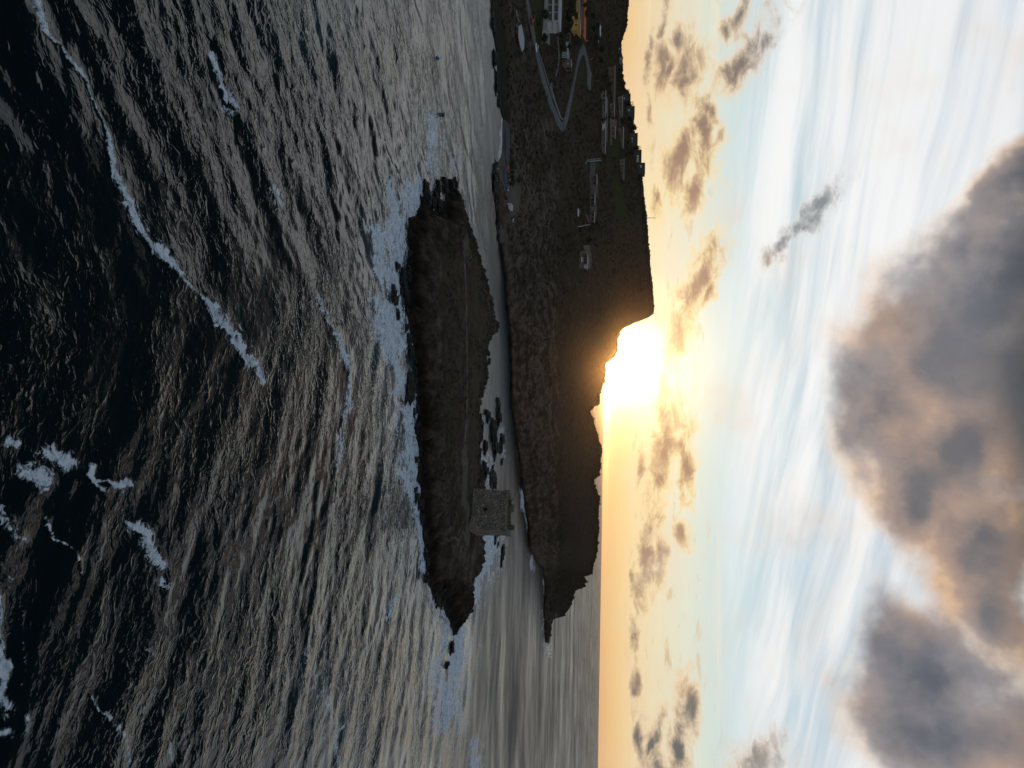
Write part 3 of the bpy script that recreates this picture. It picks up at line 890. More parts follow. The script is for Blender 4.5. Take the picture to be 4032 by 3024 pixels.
def make_islet():
    st = 0.42
    xs, ys = np.arange(*ISX, st), np.arange(*ISY, st)
    Y, X = np.meshgrid(ys, xs, indexing='ij')
    h, d = isl_h(X.ravel(), Y.ravel())
    V = np.stack([X.ravel(), Y.ravel(), h], -1)
    keep = d > -2.5
    px, py = project(V)
    masks = np.zeros((len(V), 4))
    masks[:, 3] = 1
    masks[:, 0] = 0.12 + 0.30 * (1 - sstep(d, 5, 11)) + 0.55 * sstep(py, 2110, 2200) * 0.5 + 0.06 + 0.12 * sstep(py, 1700, 1900)
    masks[:, 0] += 0.9 * np.clip(fbm((X.ravel() + Y.ravel() * .4) / 2.4, (Y.ravel() - X.ravel() * .4) / 6, 5, 46), 0, 1) * (0.4 + (1 - sstep(d, 5, 16)))
    masks[:, 0] += 0.35 * np.exp(-((d - 7.5 - 2.5 * fbm(X.ravel() / 7, Y.ravel() / 7, 3, 66)) / 1.6) ** 2) * (py > 1000) * (px < 1760)
    paths = [([(1824, 940), (1828, 1000), (1836, 1150), (1838, 1300), (1840, 1450), (1840, 1600)], 2.69, .9), ([(1840, 1600), (1834, 1690), (1832, 1760)], 4.5, .9),
             ([(1832, 1760), (1836, 1830), (1832, 1880), (1834, 1930)], 15, 1.0), ([(1834, 1930), (1836, 1990), (1838, 2060), (1842, 2110)], 10, .95), ([(1862, 1880), (1864, 1930), (1860, 1990), (1862, 2060), (1850, 2090)], 3.5, .7),
             ([(1842, 2110), (1820, 2108), (1800, 2104), (1780, 2098), (1762, 2105)], 9, .9), ([(1836, 2050), (1818, 2065), (1806, 2085)], 4, .72), ([(1762, 2105), (1742, 2090), (1735, 2050)], 3, .55), ([(1842, 2110), (1846, 2140), (1820, 2150)], 4.5, .72),
             ([(1836, 1930), (1862, 1930)], 3, .65), ([(1818, 1880), (1812, 1910), (1822, 1940)], 5, .5), ([(1865, 1800), (1862, 1860)], 3, .45), ([(1808, 800), (1814, 860), (1822, 930)], 7, .5)]
    for pts, w, s in paths:
        q, _ = seg_dist(px + 5 * fbm(X.ravel(), Y.ravel(), 3, 71) + 20 * fbm(X.ravel() / 7, Y.ravel() / 7, 3, 72) * (w > 2.7), py + 46 * fbm(X.ravel() / 6, Y.ravel() / 6, 3, 73) * (w > 2.7), pts)
        masks[:, 1] = np.maximum(masks[:, 1], s * np.exp(-(q / w) ** 2))
    for z in ([(1815, 838), (1828, 880), (1846, 940), (1860, 1010), (1858, 1045), (1838, 1040), (1828, 970), (1818, 900)], [(1624, 1210), (1640, 1220), (1656, 1260), (1654, 1275), (1636, 1250)]):
        masks[:, 1] = np.maximum(masks[:, 1], 0.55 * zone(px, py, z))
    wet = np.clip((1 - sstep(h, 0.4, 2.2)) * (1 - sstep(d, 4, 8)) + 0.42 * (1 - sstep(d + 7 * fbm(X.ravel() / 5, Y.ravel() / 5, 4, 8), 4, 11)) + 0.4 * sstep(py, 2250, 2330), 0, 1)
    me = grid_mesh('islet_ground', V, len(ys), len(xs), {'masks': masks, 'wet': wet}, keep=keep, flip=False)
    o = link('islet_ground', me, None, GROUND)
    setp(o, 'low grassy islet with dark rocky shores and worn pale footpaths', kind='structure')


make_islet()
# ------------------------------------------------------------------ thin haze added round the whole scene for the sun's glow
hb = MB()
hb.box(-15500, 15500, -15500, 15500, -8.0, 92.0)
hz_m = bpy.data.materials.new('sun_glow_haze')
hz_m.use_nodes = True
ht = NT(hz_m.node_tree)
pv = ht.n('ShaderNodeVolumePrincipled')
pv.inputs['Color'].default_value = (0.95, 0.93, 0.90, 1)
pv.inputs['Density'].default_value = 1.15e-5
pv.inputs['Anisotropy'].default_value = 0.965
ho = ht.n('ShaderNodeOutputMaterial')
ht.put(ho.inputs['Volume'], pv.outputs[0])
setp(hb.build('haze', hz_m), 'thin bright evening air over the bay', kind='stuff')

# ------------------------------------------------------------------ materials for built things
white = mat('white_plaster', (0.42, 0.44, 0.45), 0.8, 0.06)
offw = mat('pale_concrete', (0.302, 0.302, 0.288), 0.85, 0.12)
grey = mat('grey_concrete', (0.173, 0.173, 0.166), 0.9, 0.15)
beige = mat('beige_plaster', (0.245, 0.209, 0.173), 0.85, 0.12)
pink = mat('pinkish_plaster', (0.187, 0.144, 0.130), 0.85, 0.15)
tan = mat('tan_stone', (0.144, 0.122, 0.094), 0.9, 0.2)
yellow = mat('yellow_plaster', (0.52, 0.34, 0.10), 0.85, 0.1)
brown = mat('brown_shutter', (0.10, 0.05, 0.035), 0.7, 0.2)
orange = mat('orange_tile', (0.50, 0.10, 0.03), 0.75, 0.3, 1.2, bump=0.4)
asphalt = mat('asphalt', (0.108, 0.108, 0.112), 0.9, 0.12, 0.6)
gravel = mat('gravel', (0.122, 0.112, 0.104), 0.95, 0.2, 1.0)
glass = mat('dark_glass', (0.012, 0.014, 0.016), 0.08, 0.1, spec=0.6)
dark = mat('dark_metal', (0.02, 0.02, 0.022), 0.5, 0.2)
steel = mat('galvanised_steel', (0.35, 0.36, 0.37), 0.4, 0.1, metal=0.7)
rubber = mat('rubber', (0.015, 0.015, 0.015), 0.8, 0.1)
blackrock = mat('wet_black_rock', (0.016, 0.014, 0.013), 0.7, 0.5, 1.5, bump=0.8)
brownrock = mat('brown_rock', (0.05, 0.042, 0.036), 0.9, 0.4, 1.5, bump=0.8)
bark = mat('bark', (0.045, 0.035, 0.025), 0.95, 0.3)
foliage = mat('dark_foliage', (0.035, 0.045, 0.018), 0.9, 0.4, 2.0)
foliage2 = mat('olive_foliage', (0.060, 0.060, 0.026), 0.9, 0.4, 2.0)


def stone_mat(name, lo, hi, moss):
    mm = bpy.data.materials.new(name)
    mm.use_nodes = True
    t = NT(mm.node_tree)
    P = t.n('ShaderNodeTexCoord').outputs['Object']
    vo = t.n('ShaderNodeTexVoronoi', feature='F1')
    t.put(vo.inputs['Vector'], t.v('MULTIPLY', P, (1, 1, 1.5)))
    vo.inputs['Scale'].default_value = 2.6
    cell = t.xyz(vo.outputs['Color'])[0]
    n1 = t.noise(P, 0.35, 5, 0.6)
    n2 = t.noise(P, 6.0, 4, 0.6)
    c = t.mix(cell, lo, hi)
    c = t.mix(t.ss(n1, 0.44, 0.60), c, t.mix(1.0, c, (1.55, 1.48, 1.38, 1), 'MULTIPLY'))
    c = t.mix(t.ss(n2, 0.3, 0.6), t.mix(1.0, c, (0.55, 0.55, 0.55, 1), 'MULTIPLY'), c)
    c = t.mix(t.ss(vo.outputs['Distance'], 0.30, 0.52), c, t.mix(1.0, c, (0.5, 0.5, 0.5, 1), 'MULTIPLY'))
    c = t.mix(t.m('MULTIPLY', moss, t.ss(t.noise(P, 1.1, 4, 0.6), 0.45, 0.6)), c, (0.15, 0.13, 0.055, 1))
    b = t.n('ShaderNodeBsdfPrincipled')
    t.put(b.inputs['Base Color'], c)
    b.inputs['Roughness'].default_value = 0.95
    b.inputs['Specular IOR Level'].default_value = 0.1
    bp = t.n('ShaderNodeBump')
    bp.inputs['Strength'].default_value = 0.9
    bp.inputs['Distance'].default_value = 0.12
    t.put(bp.inputs['Height'], t.m('SUBTRACT', n2, t.m('MULTIPLY', vo.outputs['Distance'], 0.9)))
    t.put(b.inputs['Normal'], bp.outputs[0])
    o = t.n('ShaderNodeOutputMaterial')
    t.put(o.inputs[0], b.outputs[0])
    return mm


STONE = stone_mat('rubble_stone', (0.135, 0.128, 0.118, 1), (0.29, 0.272, 0.25, 1), 0.0)
PALE = stone_mat('pale_cut_stone', (0.26, 0.245, 0.22, 1), (0.40, 0.37, 0.33, 1), 0.0)
STONE_MOSS = stone_mat('mossy_stone', (0.12, 0.105, 0.08, 1), (0.22, 0.19, 0.12, 1), 0.8)


# ------------------------------------------------------------------ the watchtower
def tower():
    base = isl_pt(1860, 2003)
    rz = math.radians(-20)
    t = thing('stone_tower', (base[0], base[1], base[2]), 'square ruined stone watchtower with one small window and a crumbling parapet, standing on the islet', 'tower', rz=rz)
    w, hgt, bat = 5.55, 8.7, 0.30        # half width, height of the walls, batter
    cyy = w                               # front face near y = 0
    rng = random.Random(3)
    # walls: four faces of a gridded ring, the window cell cut through the front
    n, m = 34, 30
    wx0, wx1, wz0, wz1 = -0.50, 0.58, 2.85, 4.05
    xs = sorted(set([-1 + 2 * i / n for i in range(n + 1)] + [wx0 / w, wx1 / w]))
    zs = sorted(set([i / m for i in range(m + 1)] + [wz0 / hgt, wz1 / hgt]))
    bm = bmesh.new()

    def P(side, u, z):
        h = w - bat * z                   # half width at this height
        x, y = u * h, -h
        c, s = [(1, 0), (0, 1), (-1, 0), (0, -1)][side]
        d = 0.10 * float(fbm(np.array([(u + side * 7) * 14.0]), np.array([z * 22.0]), 4, 3)[0])
        k = 1 - abs(u) ** 12
        y += d * k
        zz_ = z * hgt - 1.6 * (1 - z) ** 6 * (z <= 0.0001)
        return (c * x - s * y, s * x + c * y + cyy, zz_)

    for side in range(4):
        V = {}
        for i, u in enumerate(xs):
            for j, z in enumerate(zs):
                top = z
                V[i, j] = bm.verts.new(P(side, u, top))
        for i in range(len(xs) - 1):
            for j in range(len(zs) - 1):
                um, zm = (xs[i] + xs[i + 1]) / 2 * w, (zs[j] + zs[j + 1]) / 2 * hgt
                if side == 0 and wx0 < um < wx1 and wz0 < zm < wz1:
                    continue
                bm.faces.new((V[i, j], V[i + 1, j], V[i + 1, j + 1], V[i, j + 1]))
    bmesh.ops.remove_doubles(bm, verts=bm.verts[:], dist=0.03)
    me = bpy.data.meshes.new('wall')
    bm.to_mesh(me)
    bm.free()
    link('wall', me, t, STONE)
    # the window: a deep stone reveal with a dark board at its back
    b = MB()
    yb = cyy - w + bat * 0.40
    for (x0, x1, z0, z1) in ((wx0 - .14, wx0, wz0 - .14, wz1 + .14), (wx1, wx1 + .14, wz0 - .14, wz1 + .14), (wx0, wx1, wz1, wz1 + .14), (wx0, wx1, wz0 - .14, wz0)):
        b.box(x0, x1, yb + 0.02, yb + 1.2, z0, z1)
    win = b.build('window', STONE, t)
    b = MB()
    b.box(wx0 - .1, wx1 + .1, yb + 1.0, yb + 1.15, wz0 - .1, wz1 + .1)
    b.build('shutter', dark, win)
    # paler patch of render below and right of the window comes as a thin coat of plaster
    hw = w - bat
    # corbels under the parapet
    cor = None
    for side, cnt in ((0, 13), (1, 10)):
        for i in range(cnt):
            u = -0.86 + 1.72 * i / (cnt - 1)
            if side == 0 and i in (0, 9): continue
            b = MB()
            L, hh = rng.uniform(0.26, 0.40), rng.uniform(0.62, 0.85)
            b.loft([[(-.21, 0.06, -hh), (.21, 0.06, -hh), (.21, 0.4, -hh), (-.21, 0.4, -hh)], [(-.23, -L * .7, -hh * .35), (.23, -L * .7, -hh * .35), (.23, 0.4, -hh * .35), (-.23, 0.4, -hh * .35)],
                    [(-.23, -L, 0), (.23, -L, 0), (.23, 0.4, 0), (-.23, 0.4, 0)]])
            o = b.build('corbel', PALE, t)
            c, s = [(1, 0), (0, 1)][side]
            x, y = u * hw, -hw
            o.location = (c * x - s * y, s * x + c * y + cyy, hgt - 0.35)
            o.rotation_euler = (0, 0, (0, math.pi / 2)[side])
    # parapet: broken ring of stone, uneven top
    for side in range(4):
        bm = bmesh.new()
        N = 40
        rows = []
        for i in range(N + 1):
            u = -1 + 2 * i / N
            top = 0.75 + 0.55 * float(fbm(np.array([u * 3.2 + side * 5]), np.array([side * 3.3]), 4, 11)[0])
            if side == 0: top = 0.42 + 0.3 * float(fbm(np.array([u * 4]), np.array([1.7]), 4, 21)[0]) + (0.75 * sstep(np.array(-u), .80, .9)) + 0.35 * float(sstep(np.array(u), .86, .95))
            if side == 2: top = 0.55 + 0.5 * float(fbm(np.array([u * 5]), np.array([4.7]), 4, 31)[0]) + 1.1 * (0.28 < u < 0.66) * (0.7 + 0.6 * float(fbm(np.array([u * 14]), np.array([2.]), 3, 5)[0])) + 1.0 * (-0.70 < u < -0.52)
            o1 = hw + 0.22
            i1 = hw - 0.75
            pr = []
            for r, z in ((o1, -0.32), (o1, top), (i1, top + 0.05), (i1, -1.0)):
                x, y = u * (r if abs(u) > 0.9 or True else r), -r
                c, s = [(1, 0), (0, 1), (-1, 0), (0, -1)][side]
                jit = 0.05 * rng.uniform(-1, 1)
                pr.append(bm.verts.new((c * x - s * (y + jit), s * x + c * (y + jit) + cyy, hgt + z + jit)))
            rows.append(pr)
        for a, b_ in zip(rows[:-1], rows[1:]):
            for k in range(4):
                bm.faces.new((a[k], b_[k], b_[(k + 1) % 4], a[(k + 1) % 4]))
        bm.faces.new(rows[0])
        bm.faces.new(rows[-1][::-1])
        bmesh.ops.recalc_face_normals(bm, faces=bm.faces[:])
        me = bpy.data.meshes.new('parapet')
        bm.to_mesh(me)
        bm.free()
        link('parapet', me, t, STONE if side != 2 else STONE_MOSS)
    # overgrown roof terrace
    bm = bmesh.new()
    bmesh.ops.create_grid(bm, x_segments=26, y_segments=26, size=hw - 0.72)
    for v in bm.verts:
        v.co.z = 0.35 * float(fbm(np.array([v.co.x / 1.6]), np.array([v.co.y / 1.6]), 4, 9)[0])
    me = bpy.data.meshes.new('roof')
    bm.to_mesh(me)
    bm.free()
    o = link('roof', me, t, mat('mossy_turf', (0.13, 0.11, 0.04), 0.95, 0.4, 1.4, bump=0.6))
    o.location = (0, cyy, hgt - 0.25)
    # collapsed corner: paler scar of broken masonry low on the right-hand face
    b = MB()
    for k in range(26):
        b.ball((w - 0.55 + rng.uniform(-.12, .18), rng.uniform(1.0, 2.4), 6.2 + rng.uniform(-.9, .9)), rng.uniform(.22, .4), (0.5, 1, 0.8), 1)
    b.build('broken_masonry', mat('pale_rubble', (0.30, 0.28, 0.25), 0.95, 0.3, 2.0), t)


tower()


# ------------------------------------------------------------------ roads and path strips on the slope
def strip(name, A, B, m, label, lift=0.35, na=90, nb=5):
    def along(L):
        L = np.array(L, float)
        s = np.r_[0, np.cumsum(np.hypot(*np.diff(L, axis=0).T))]
        q = np.linspace(0, s[-1], na)
        return np.stack([np.interp(q, s, L[:, 0]), np.interp(q, s, L[:, 1])], -1)
    a, b = along(A), along(B)
    f = np.linspace(0, 1, nb)[:, None, None]
    Q = a[None] * (1 - f) + b[None] * f
    p = mland(Q[..., 0], Q[..., 1])
    p[..., 2] += lift
    p[0, :, 2] -= 0.8
    p[-1, :, 2] -= 0.8
    me = grid_mesh(name, p.reshape(-1, 3), nb, na)
    return setp(link(name, me, None, m), label, kind='structure')


def z1(*pts): return [(1900 + a / 2.765, b / 2.765) for a, b in pts]
strip('road', z1((462, -60), (465, 0), (492, 180), (545, 480), (598, 700), (640, 900), (700, 1100), (765, 1260), (812, 1380), (848, 1440), (868, 1452)),
      z1((490, -60), (494, 0), (524, 180), (580, 480), (645, 700), (716, 930), (765, 1100), (832, 1250), (858, 1300), (868, 1318), (872, 1322)), asphalt, 'grey asphalt road climbing from the bay to the hairpin bend')
strip('road', z1((868, 1454), (892, 1438), (920, 1360), (945, 1240), (968, 1100), (1003, 900), (1040, 720), (1084, 622)),
      z1((872, 1320), (884, 1310), (895, 1250), (932, 1100), (982, 900), (1020, 700), (1040, 590), (1066, 520), (1100, 452)), asphalt, 'upper leg of the road rising from the hairpin bend', lift=0.5)
strip('road', z1((1086, 622), (1108, 618), (1128, 700), (1140, 800), (1134, 900), (1152, 980)), z1((1100, 450), (1118, 510), (1142, 620), (1164, 730), (1196, 800), (1184, 900), (1176, 990)), gravel, 'gravel track turning down from the top of the road', lift=0.45)
strip('road', z1((716, 935), (735, 1000), (752, 1060), (768, 1090)), z1((728, 930), (756, 880), (757, 980), (770, 1088)), gravel, 'short gravel lay-by beside the road', lift=0.42, na=20)


# ------------------------------------------------------------------ buildings
class Block:
    """a thing whose local frame faces the camera: x right, z up, y away; sizes taken where it stands"""
    def __init__(s, name, x0, x1, y0, y1, label, cat='house', group=None, dx=0.0, turn=0.0):
        ym = (y0 + y1) / 2
        p = mland(x0, ym)
        s.d = float(p[1]) + dx
        a = at_d(np.array(x0, float), np.array(ym), s.d)
        b = at_d(np.array(x1, float), np.array(ym), s.d)
        l = at_d(np.array(x0, float), np.array(float(y0)), s.d)
        r = at_d(np.array(x0, float), np.array(float(y1)), s.d)
        s.w, s.h = float(r[0] - l[0]), float(b[2] - a[2])
        s.x0, s.y0, s.kx, s.ky = x0, y0, s.h / (x1 - x0), s.w / (y1 - y0)
        s.ox = float(l[0]) - float(a[0])
        s.t = thing(name, a, label, cat, group, turn)

    def X(s, y): return s.ox + (y - s.y0) * s.ky
    def Zh(s, x): return (x - s.x0) * s.kx

    def box(s, name, x0, x1, y0, y1, f, b, m, parent=None, sink=0.0, bevel=0.0):
        q = MB()
        q.box(s.X(y0), s.X(y1), f, b, s.Zh(x0) - sink, s.Zh(x1))
        return q.build(name, m, parent or s.t, bevel=bevel)

    def window(s, x0, x1, y0, y1, f, frame=white, pane=glass, name='window'):
        a, b_, c, d = s.X(y0), s.X(y1), s.Zh(x0), s.Zh(x1)
        q = MB()
        e = min(0.09, 0.2 * (b_ - a))
        q.box(a, a + e, f - .05, f + .05, c, d)
        q.box(b_ - e, b_, f - .05, f + .05, c, d)
        q.box(a + e, b_ - e, f - .05, f + .05, c, c + e)
        q.box(a + e, b_ - e, f - .05, f + .05, d - e, d)
        o = q.build(name, frame, s.t)
        q = MB()
        q.box(a + e, b_ - e, f - .02, f + .03, c + e, d - e)
        q.build('pane', pane, o)
        return o


# A: three-storey white terrace building
B = Block('terrace_building', 2150, 2206, -70, 128, 'three storey white terrace building with long pale balcony slabs and brown shutters', 'apartments')
B.box('terrace_slab', 2150, 2158.5, -70, 136, -3.2, 10, offw, sink=2.0)
B.box('garden_wall', 2151, 2156, 136, 182, -3.2, -2.9, white, sink=1.5)
B.box('back_wall', 2158.5, 2198, -70, 90, 1.6, 10, beige)
B.box('balcony_slab', 2175, 2182.5, -70, 92, -1.0, 10.2, white)
B.box('roof_slab', 2198, 2205, -70, 85, -1.2, 10.4, white)
B.box('stair_tower', 2158.5, 2190, 88, 106, -0.6, 6, white)
B.box('stair_landing', 2179, 2190.5, 92, 113, -1.4, 5.0, white)
B.box('stair_wall', 2190.5, 2195, 96, 111, -0.2, 5.0, offw)
for (lo, hi) in ((2158.8, 2174.8), (2182.8, 2197.8)):
    for k, y in enumerate((-58, -28, 2, 33, 68)):
        B.window(lo, hi - 1.5, y + 3, y + 11, 1.55, frame=brown, pane=glass, name='window' if k % 2 else 'balcony_door')
        B.box('shutter', lo, hi - 1, y + 11.6, y + 17, 1.5, 1.62, brown)
    for y in (-45, -12, 20, 51, 84):
        B.box('partition_wall', lo, hi, y - 1.2, y + 1.2, -0.6, 1.6, white)
o = MB()
for k in range(31):
    yy = -70 + k * 5
    o.box(B.X(yy) - .04, B.X(yy) + .04, -1.15, -1.05, B.Zh(2205), B.Zh(2212))
for xx in (2208, 2212):
    o.box(B.X(-70), B.X(80), -1.16, -1.06, B.Zh(xx), B.Zh(xx) + .18)
o.build('railing', white, B.t)

# B: yellow house
B = Block('yellow_house', 2253, 2284, 40, 119, 'yellow house with one small dark window, beside the orange tiled roof', 'house')
B.box('main_wall', 2256, 2282.5, 78, 118, 0, 8, yellow, sink=2)
B.box('side_wing', 2253, 2262, 66, 79, -0.4, 6, yellow, sink=2)
B.box('upper_wall', 2276, 2282, 44, 78, 0.3, 8, yellow)
B.box('back_wall', 2256, 2276, 30, 78, 2.4, 8, brown, sink=2)
B.box('tan_wing', 2268, 2281.5, -40, 48, -0.2, 9, mat('ochre_plaster', (0.34, 0.23, 0.12), 0.85, 0.15))
B.box('tan_base', 2254, 2268, -40, 30, 2.0, 9, tan, sink=2)
B.box('roof', 2282.5, 2284.5, 74, 122, -0.6, 8.6, yellow)
B.window(2265.5, 2272, 95.5, 103, -0.04, frame=brown)
B.window(2268, 2272, 82, 86, -0.04, frame=brown)
B.window(2258, 2264, 4, 14, 1.95, frame=brown)
B.window(2258, 2264, -20, -8, 1.95, frame=brown)
o = MB()
for y in (119.5, 128.5):
    o.box(B.X(y) - .08, B.X(y) + .08, 0.2, 0.36, B.Zh(2253), B.Zh(2276))
o.box(B.X(119), B.X(129), 0.1, 3, B.Zh(2274), B.Zh(2276))
o.box(B.X(119), B.X(129), 0.2, .4, B.Zh(2258), B.Zh(2260))
o.build('pergola', yellow, B.t)

# C: long building with the orange roof
B = Block('long_outbuilding', 2288, 2308, -60, 150, 'long low building under a bright orange tiled roof', 'building')
B.box('wall', 2290, 2299, -60, 118, 0, 6, grey, sink=2)
roof_a = B.Zh(2298.6)
for k in range(14):
    ya, yb = -60 + k * 15, -60 + (k + 1) * 15 - .4
    q = MB()
    f0, f1, zt = -0.6, 4.5, B.Zh(2307.5)
    q.loft([[(B.X(ya), f0, roof_a), (B.X(yb), f0, roof_a), (B.X(yb), f0 + .1, roof_a + .25), (B.X(ya), f0 + .1, roof_a + .25)], [(B.X(ya), f1, zt - .2), (B.X(yb), f1, zt - .2), (B.X(yb), f1, zt), (B.X(ya), f1, zt)]])
    q.build('roof_panel', orange, B.t)
B.window(2292, 2297, 20, 28, -0.04)
B.window(2292, 2297, 60, 68, -0.04)
# D: pavilion with white posts
B = Block('garden_pavilion', 2215, 2238, 194, 234, 'small garden pavilion with a thick white roof slab and white posts', 'pavilion')
B.box('roof_slab', 2232.5, 2238, 194, 233.5, -1.2, 6, white)
B.box('back_wall', 2215, 2232.5, 200, 233, 2.2, 6, mat('blue_grey_plaster', (0.14, 0.17, 0.18), 0.85, 0.1), sink=1.5)
for y in (208.5, 214.5, 220.5, 227):
    B.box('post', 2214.5, 2232.5, y, y + 3.2, -0.9, -0.5, white, sink=1.0)
B.box('chimney', 2238, 2243, 205, 230, 2, 3, grey)
# E: stone house beside it
B = Block('stone_cottage', 2215, 2249, 235, 260, 'brown stone cottage with a single pale window', 'house')
B.box('wall', 2216, 2248, 235, 259, 0, 7, tan, sink=2)
B.box('roof', 2248, 2250, 233.5, 260, -0.5, 7.5, offw)
B.window(2233, 2239, 249, 255, -0.04, pane=white)
B.box('door', 2216, 2229, 240, 245, -0.06, 0.0, brown)
# F: pergola over the purple flower bank
B = Block('timber_pergola', 2229, 2245, 131, 187, 'open pergola frame with two pale rails over a flower bank', 'pergola')
for y in (132, 150, 165):
    B.box('post', 2229, 2245, y, y + 1.3, -0.2, 0.0, offw, sink=1.2)
B.box('rail', 2230, 2231.6, 132, 166, -0.3, -0.2, pink)
B.box('rail', 2243, 2245, 132, 166, -0.3, 1.8, pink)
B.box('parapet_wall', 2233, 2238.5, 166, 187, -0.2, 0.3, white, sink=1.5)
# canopy of the boat park
B = Block('boat_shelter', 2032, 2049, 77, 178, 'long pale grey canopy roof on posts over parked boats by the shore', 'shelter')
q = MB()
z0_ = B.Zh(2043)
q.loft([[(B.X(77), 4, z0_ + .4), (B.X(77.5), 4.2, z0_ + .4), (B.X(77.5), 4.2, z0_ + .55), (B.X(77), 4, z0_ + .55)],
        [(B.X(110), -1, z0_ - .1), (B.X(110), 9, z0_ + 1.0), (B.X(110), 9, z0_ + 1.15), (B.X(110), -1, z0_ + .05)],
        [(B.X(150), -1, z0_ - .1), (B.X(150), 9, z0_ + 1.0), (B.X(150), 9, z0_ + 1.15), (B.X(150), -1, z0_ + .05)],
        [(B.X(177), 2, z0_ + .4), (B.X(177), 6, z0_ + .6), (B.X(177), 6, z0_ + .75), (B.X(177), 2, z0_ + .55)]])
q.build('canopy', mat('grey_canvas', (0.34, 0.36, 0.37), 0.8, 0.08), B.t)
for y in (90, 110, 130, 150, 168):
    B.box('post', 2032, 2043, y, y + 1.2, 1.0, 1.15, dark, sink=1.0)


# ---- the flat-roofed houses of the upper village
def slabhouse(label, x0, x1, y0, y1, slab, wins, wall=beige, roofm=offw, over=1.3, dp=8.0, edge=None, posts=(), group='flat roofed houses on the upper slope', extra=()):
    """x0 base, x1 wall top, slab = thickness in photo pixels"""
    B = Block('village_house', x0, x1 + slab, y0, y1, label, 'house', group)
    B.box('wall', x0, x1, y0 + 1, y1 - 1, 0, dp, wall, sink=2.0)
    B.box('roof_slab', x1, x1 + slab, y0, y1, -over, dp + .4, roofm)
    if edge: B.box('roof_edge', x1 + slab - 1, x1 + slab + 1.2, edge[0], edge[1], dp * .45, dp * .55, white)
    for (a, b_, c, d, kind) in wins:
        if kind == 'w': B.window(a, b_, c, d, -0.04)
        elif kind == 'd': B.box('door', x0, b_, c, d, -0.07, 0.0, brown)
        else: B.window(a, b_, c, d, -0.04, frame=brown, name='balcony_door')
    for y in posts: B.box('post', x0, x1, y, y + 1.3, -over + .1, -over + .35, wall, sink=1.5)
    for (nm, a, b_, c, d, f, g, mm) in extra: B.box(nm, a, b_, c, d, f, g, mm)
    return B


def bays(x0, x1, y0, y1, n):
    st_ = (y1 - y0) / n
    return [(x0 + 1, x1 - 1, y0 + st_ * (k + .2), y0 + st_ * (k + .75), 'b') for k in range(n)]


slabhouse('low village house with a broad grey roof terrace and a pale front rail', 2372, 2383, 368, 462, 3.2, bays(2372, 2383, 370, 460, 5), wall=grey, roofm=offw, edge=(370, 441), posts=(386, 404, 422, 440), extra=[('terrace', 2386, 2394, 372, 455, 5.5, 8, grey), ('canopy', 2384, 2386, 358, 369, -1, 1, white)])
slabhouse('lowest village house with a bright white roof slab and a white box porch', 2372, 2382.5, 477, 560, 2.6, bays(2372, 2382, 480, 558, 4), wall=tan, roofm=white, edge=None, posts=(500, 530), extra=[('porch', 2378, 2383, 489, 511, -2.2, -0.2, white), ('upper_rail', 2389, 2391, 460, 552, 4, 4.3, offw), ('back_wall', 2385, 2389, 462, 550, 4.4, 8, tan)])
slabhouse('white roofed village house at the right end of the lowest row', 2371, 2382, 560, 606, 2.8, bays(2371, 2381, 563, 602, 2), wall=grey, roofm=white, posts=(575, 590))
slabhouse('long village house in the second row with a grey roof slab', 2402, 2416, 262, 405, 7.5, bays(2402, 2415, 268, 400, 6), wall=tan, roofm=grey, posts=(300, 340, 372))
slabhouse('village house in the second row with a thin white roof and terrace tables', 2404, 2418, 406, 460, 2.6, bays(2404, 2416, 410, 456, 3), wall=pink, roofm=white, posts=(420, 440))
slabhouse('pinkish village house with two dark square windows', 2404, 2427, 470, 500, 1.2, [(2413.5, 2420, 479, 485.5, 'w'), (2413.5, 2420, 494, 499, 'w'), (2404, 2412, 486, 490, 'd')], wall=pink, roofm=pink, over=0.2)
slabhouse('village house with a white roof slab and planted terrace beside the pinkish house', 2404, 2421, 500.5, 535, 3.0, bays(2405, 2419, 503, 533, 3), wall=pink, roofm=white, posts=(512, 524), extra=[('awning', 2420, 2422, 535, 544, -1, 1, yellow)])
slabhouse('village house in the third row with a deep shaded porch', 2438, 2448.5, 379, 466, 4.2, bays(2438, 2447, 382, 462, 4), wall=grey, roofm=offw, posts=(400, 422, 444), extra=[('wall_end', 2436, 2447, 436, 456, -0.6, -0.2, beige)])
slabhouse('third row village house with a long grey roof and low wall', 2440, 2452, 503, 582, 4.6, bays(2440, 2450, 508, 578, 4), wall=tan, roofm=offw, posts=(530, 556))
slabhouse('rightmost house of the upper village with a narrow pale roof', 2445, 2455.5, 626, 710, 2.6, bays(2445, 2454, 630, 690, 4), wall=grey, roofm=offw, posts=(650, 672))


weathered = mat('weathered_render', (0.055, 0.056, 0.05), 0.9, 0.2)  # backlit silhouette darkness put into the wall colour


def ridge_house(label, x0, x1, y0, y1, perg=None, wins=(), m=weathered):
    B = Block('ridge_house', x0, x1, y0, y1, label, 'house', 'houses along the ridge')
    B.box('wall', x0, x1 - 1, y0, y1, 0, 7, m, sink=4)
    B.box('roof', x1 - 1, x1, y0 - .8, y1 + .8, -0.3, 7.3, m)
    for (a, b_, c, d) in wins: B.window(a, b_, c, d, -0.04, pane=mat('bright_pane', (0.5, 0.52, 0.52), 0.15, 0.05))
    if perg:
        a, b_, c, d = perg
        for y in (c, (c + d) / 2, d - 1.2):
            B.box('pergola_post', a, b_, y, y + 1.2, 0.5, 0.75, dark, sink=2)
            B.box('pergola_post', a, b_, y, y + 1.2, 4.5, 4.75, dark, sink=2)
        B.box('pergola_roof', b_ - 1.6, b_, c, d, 0.2, 5.2, dark)
    return B


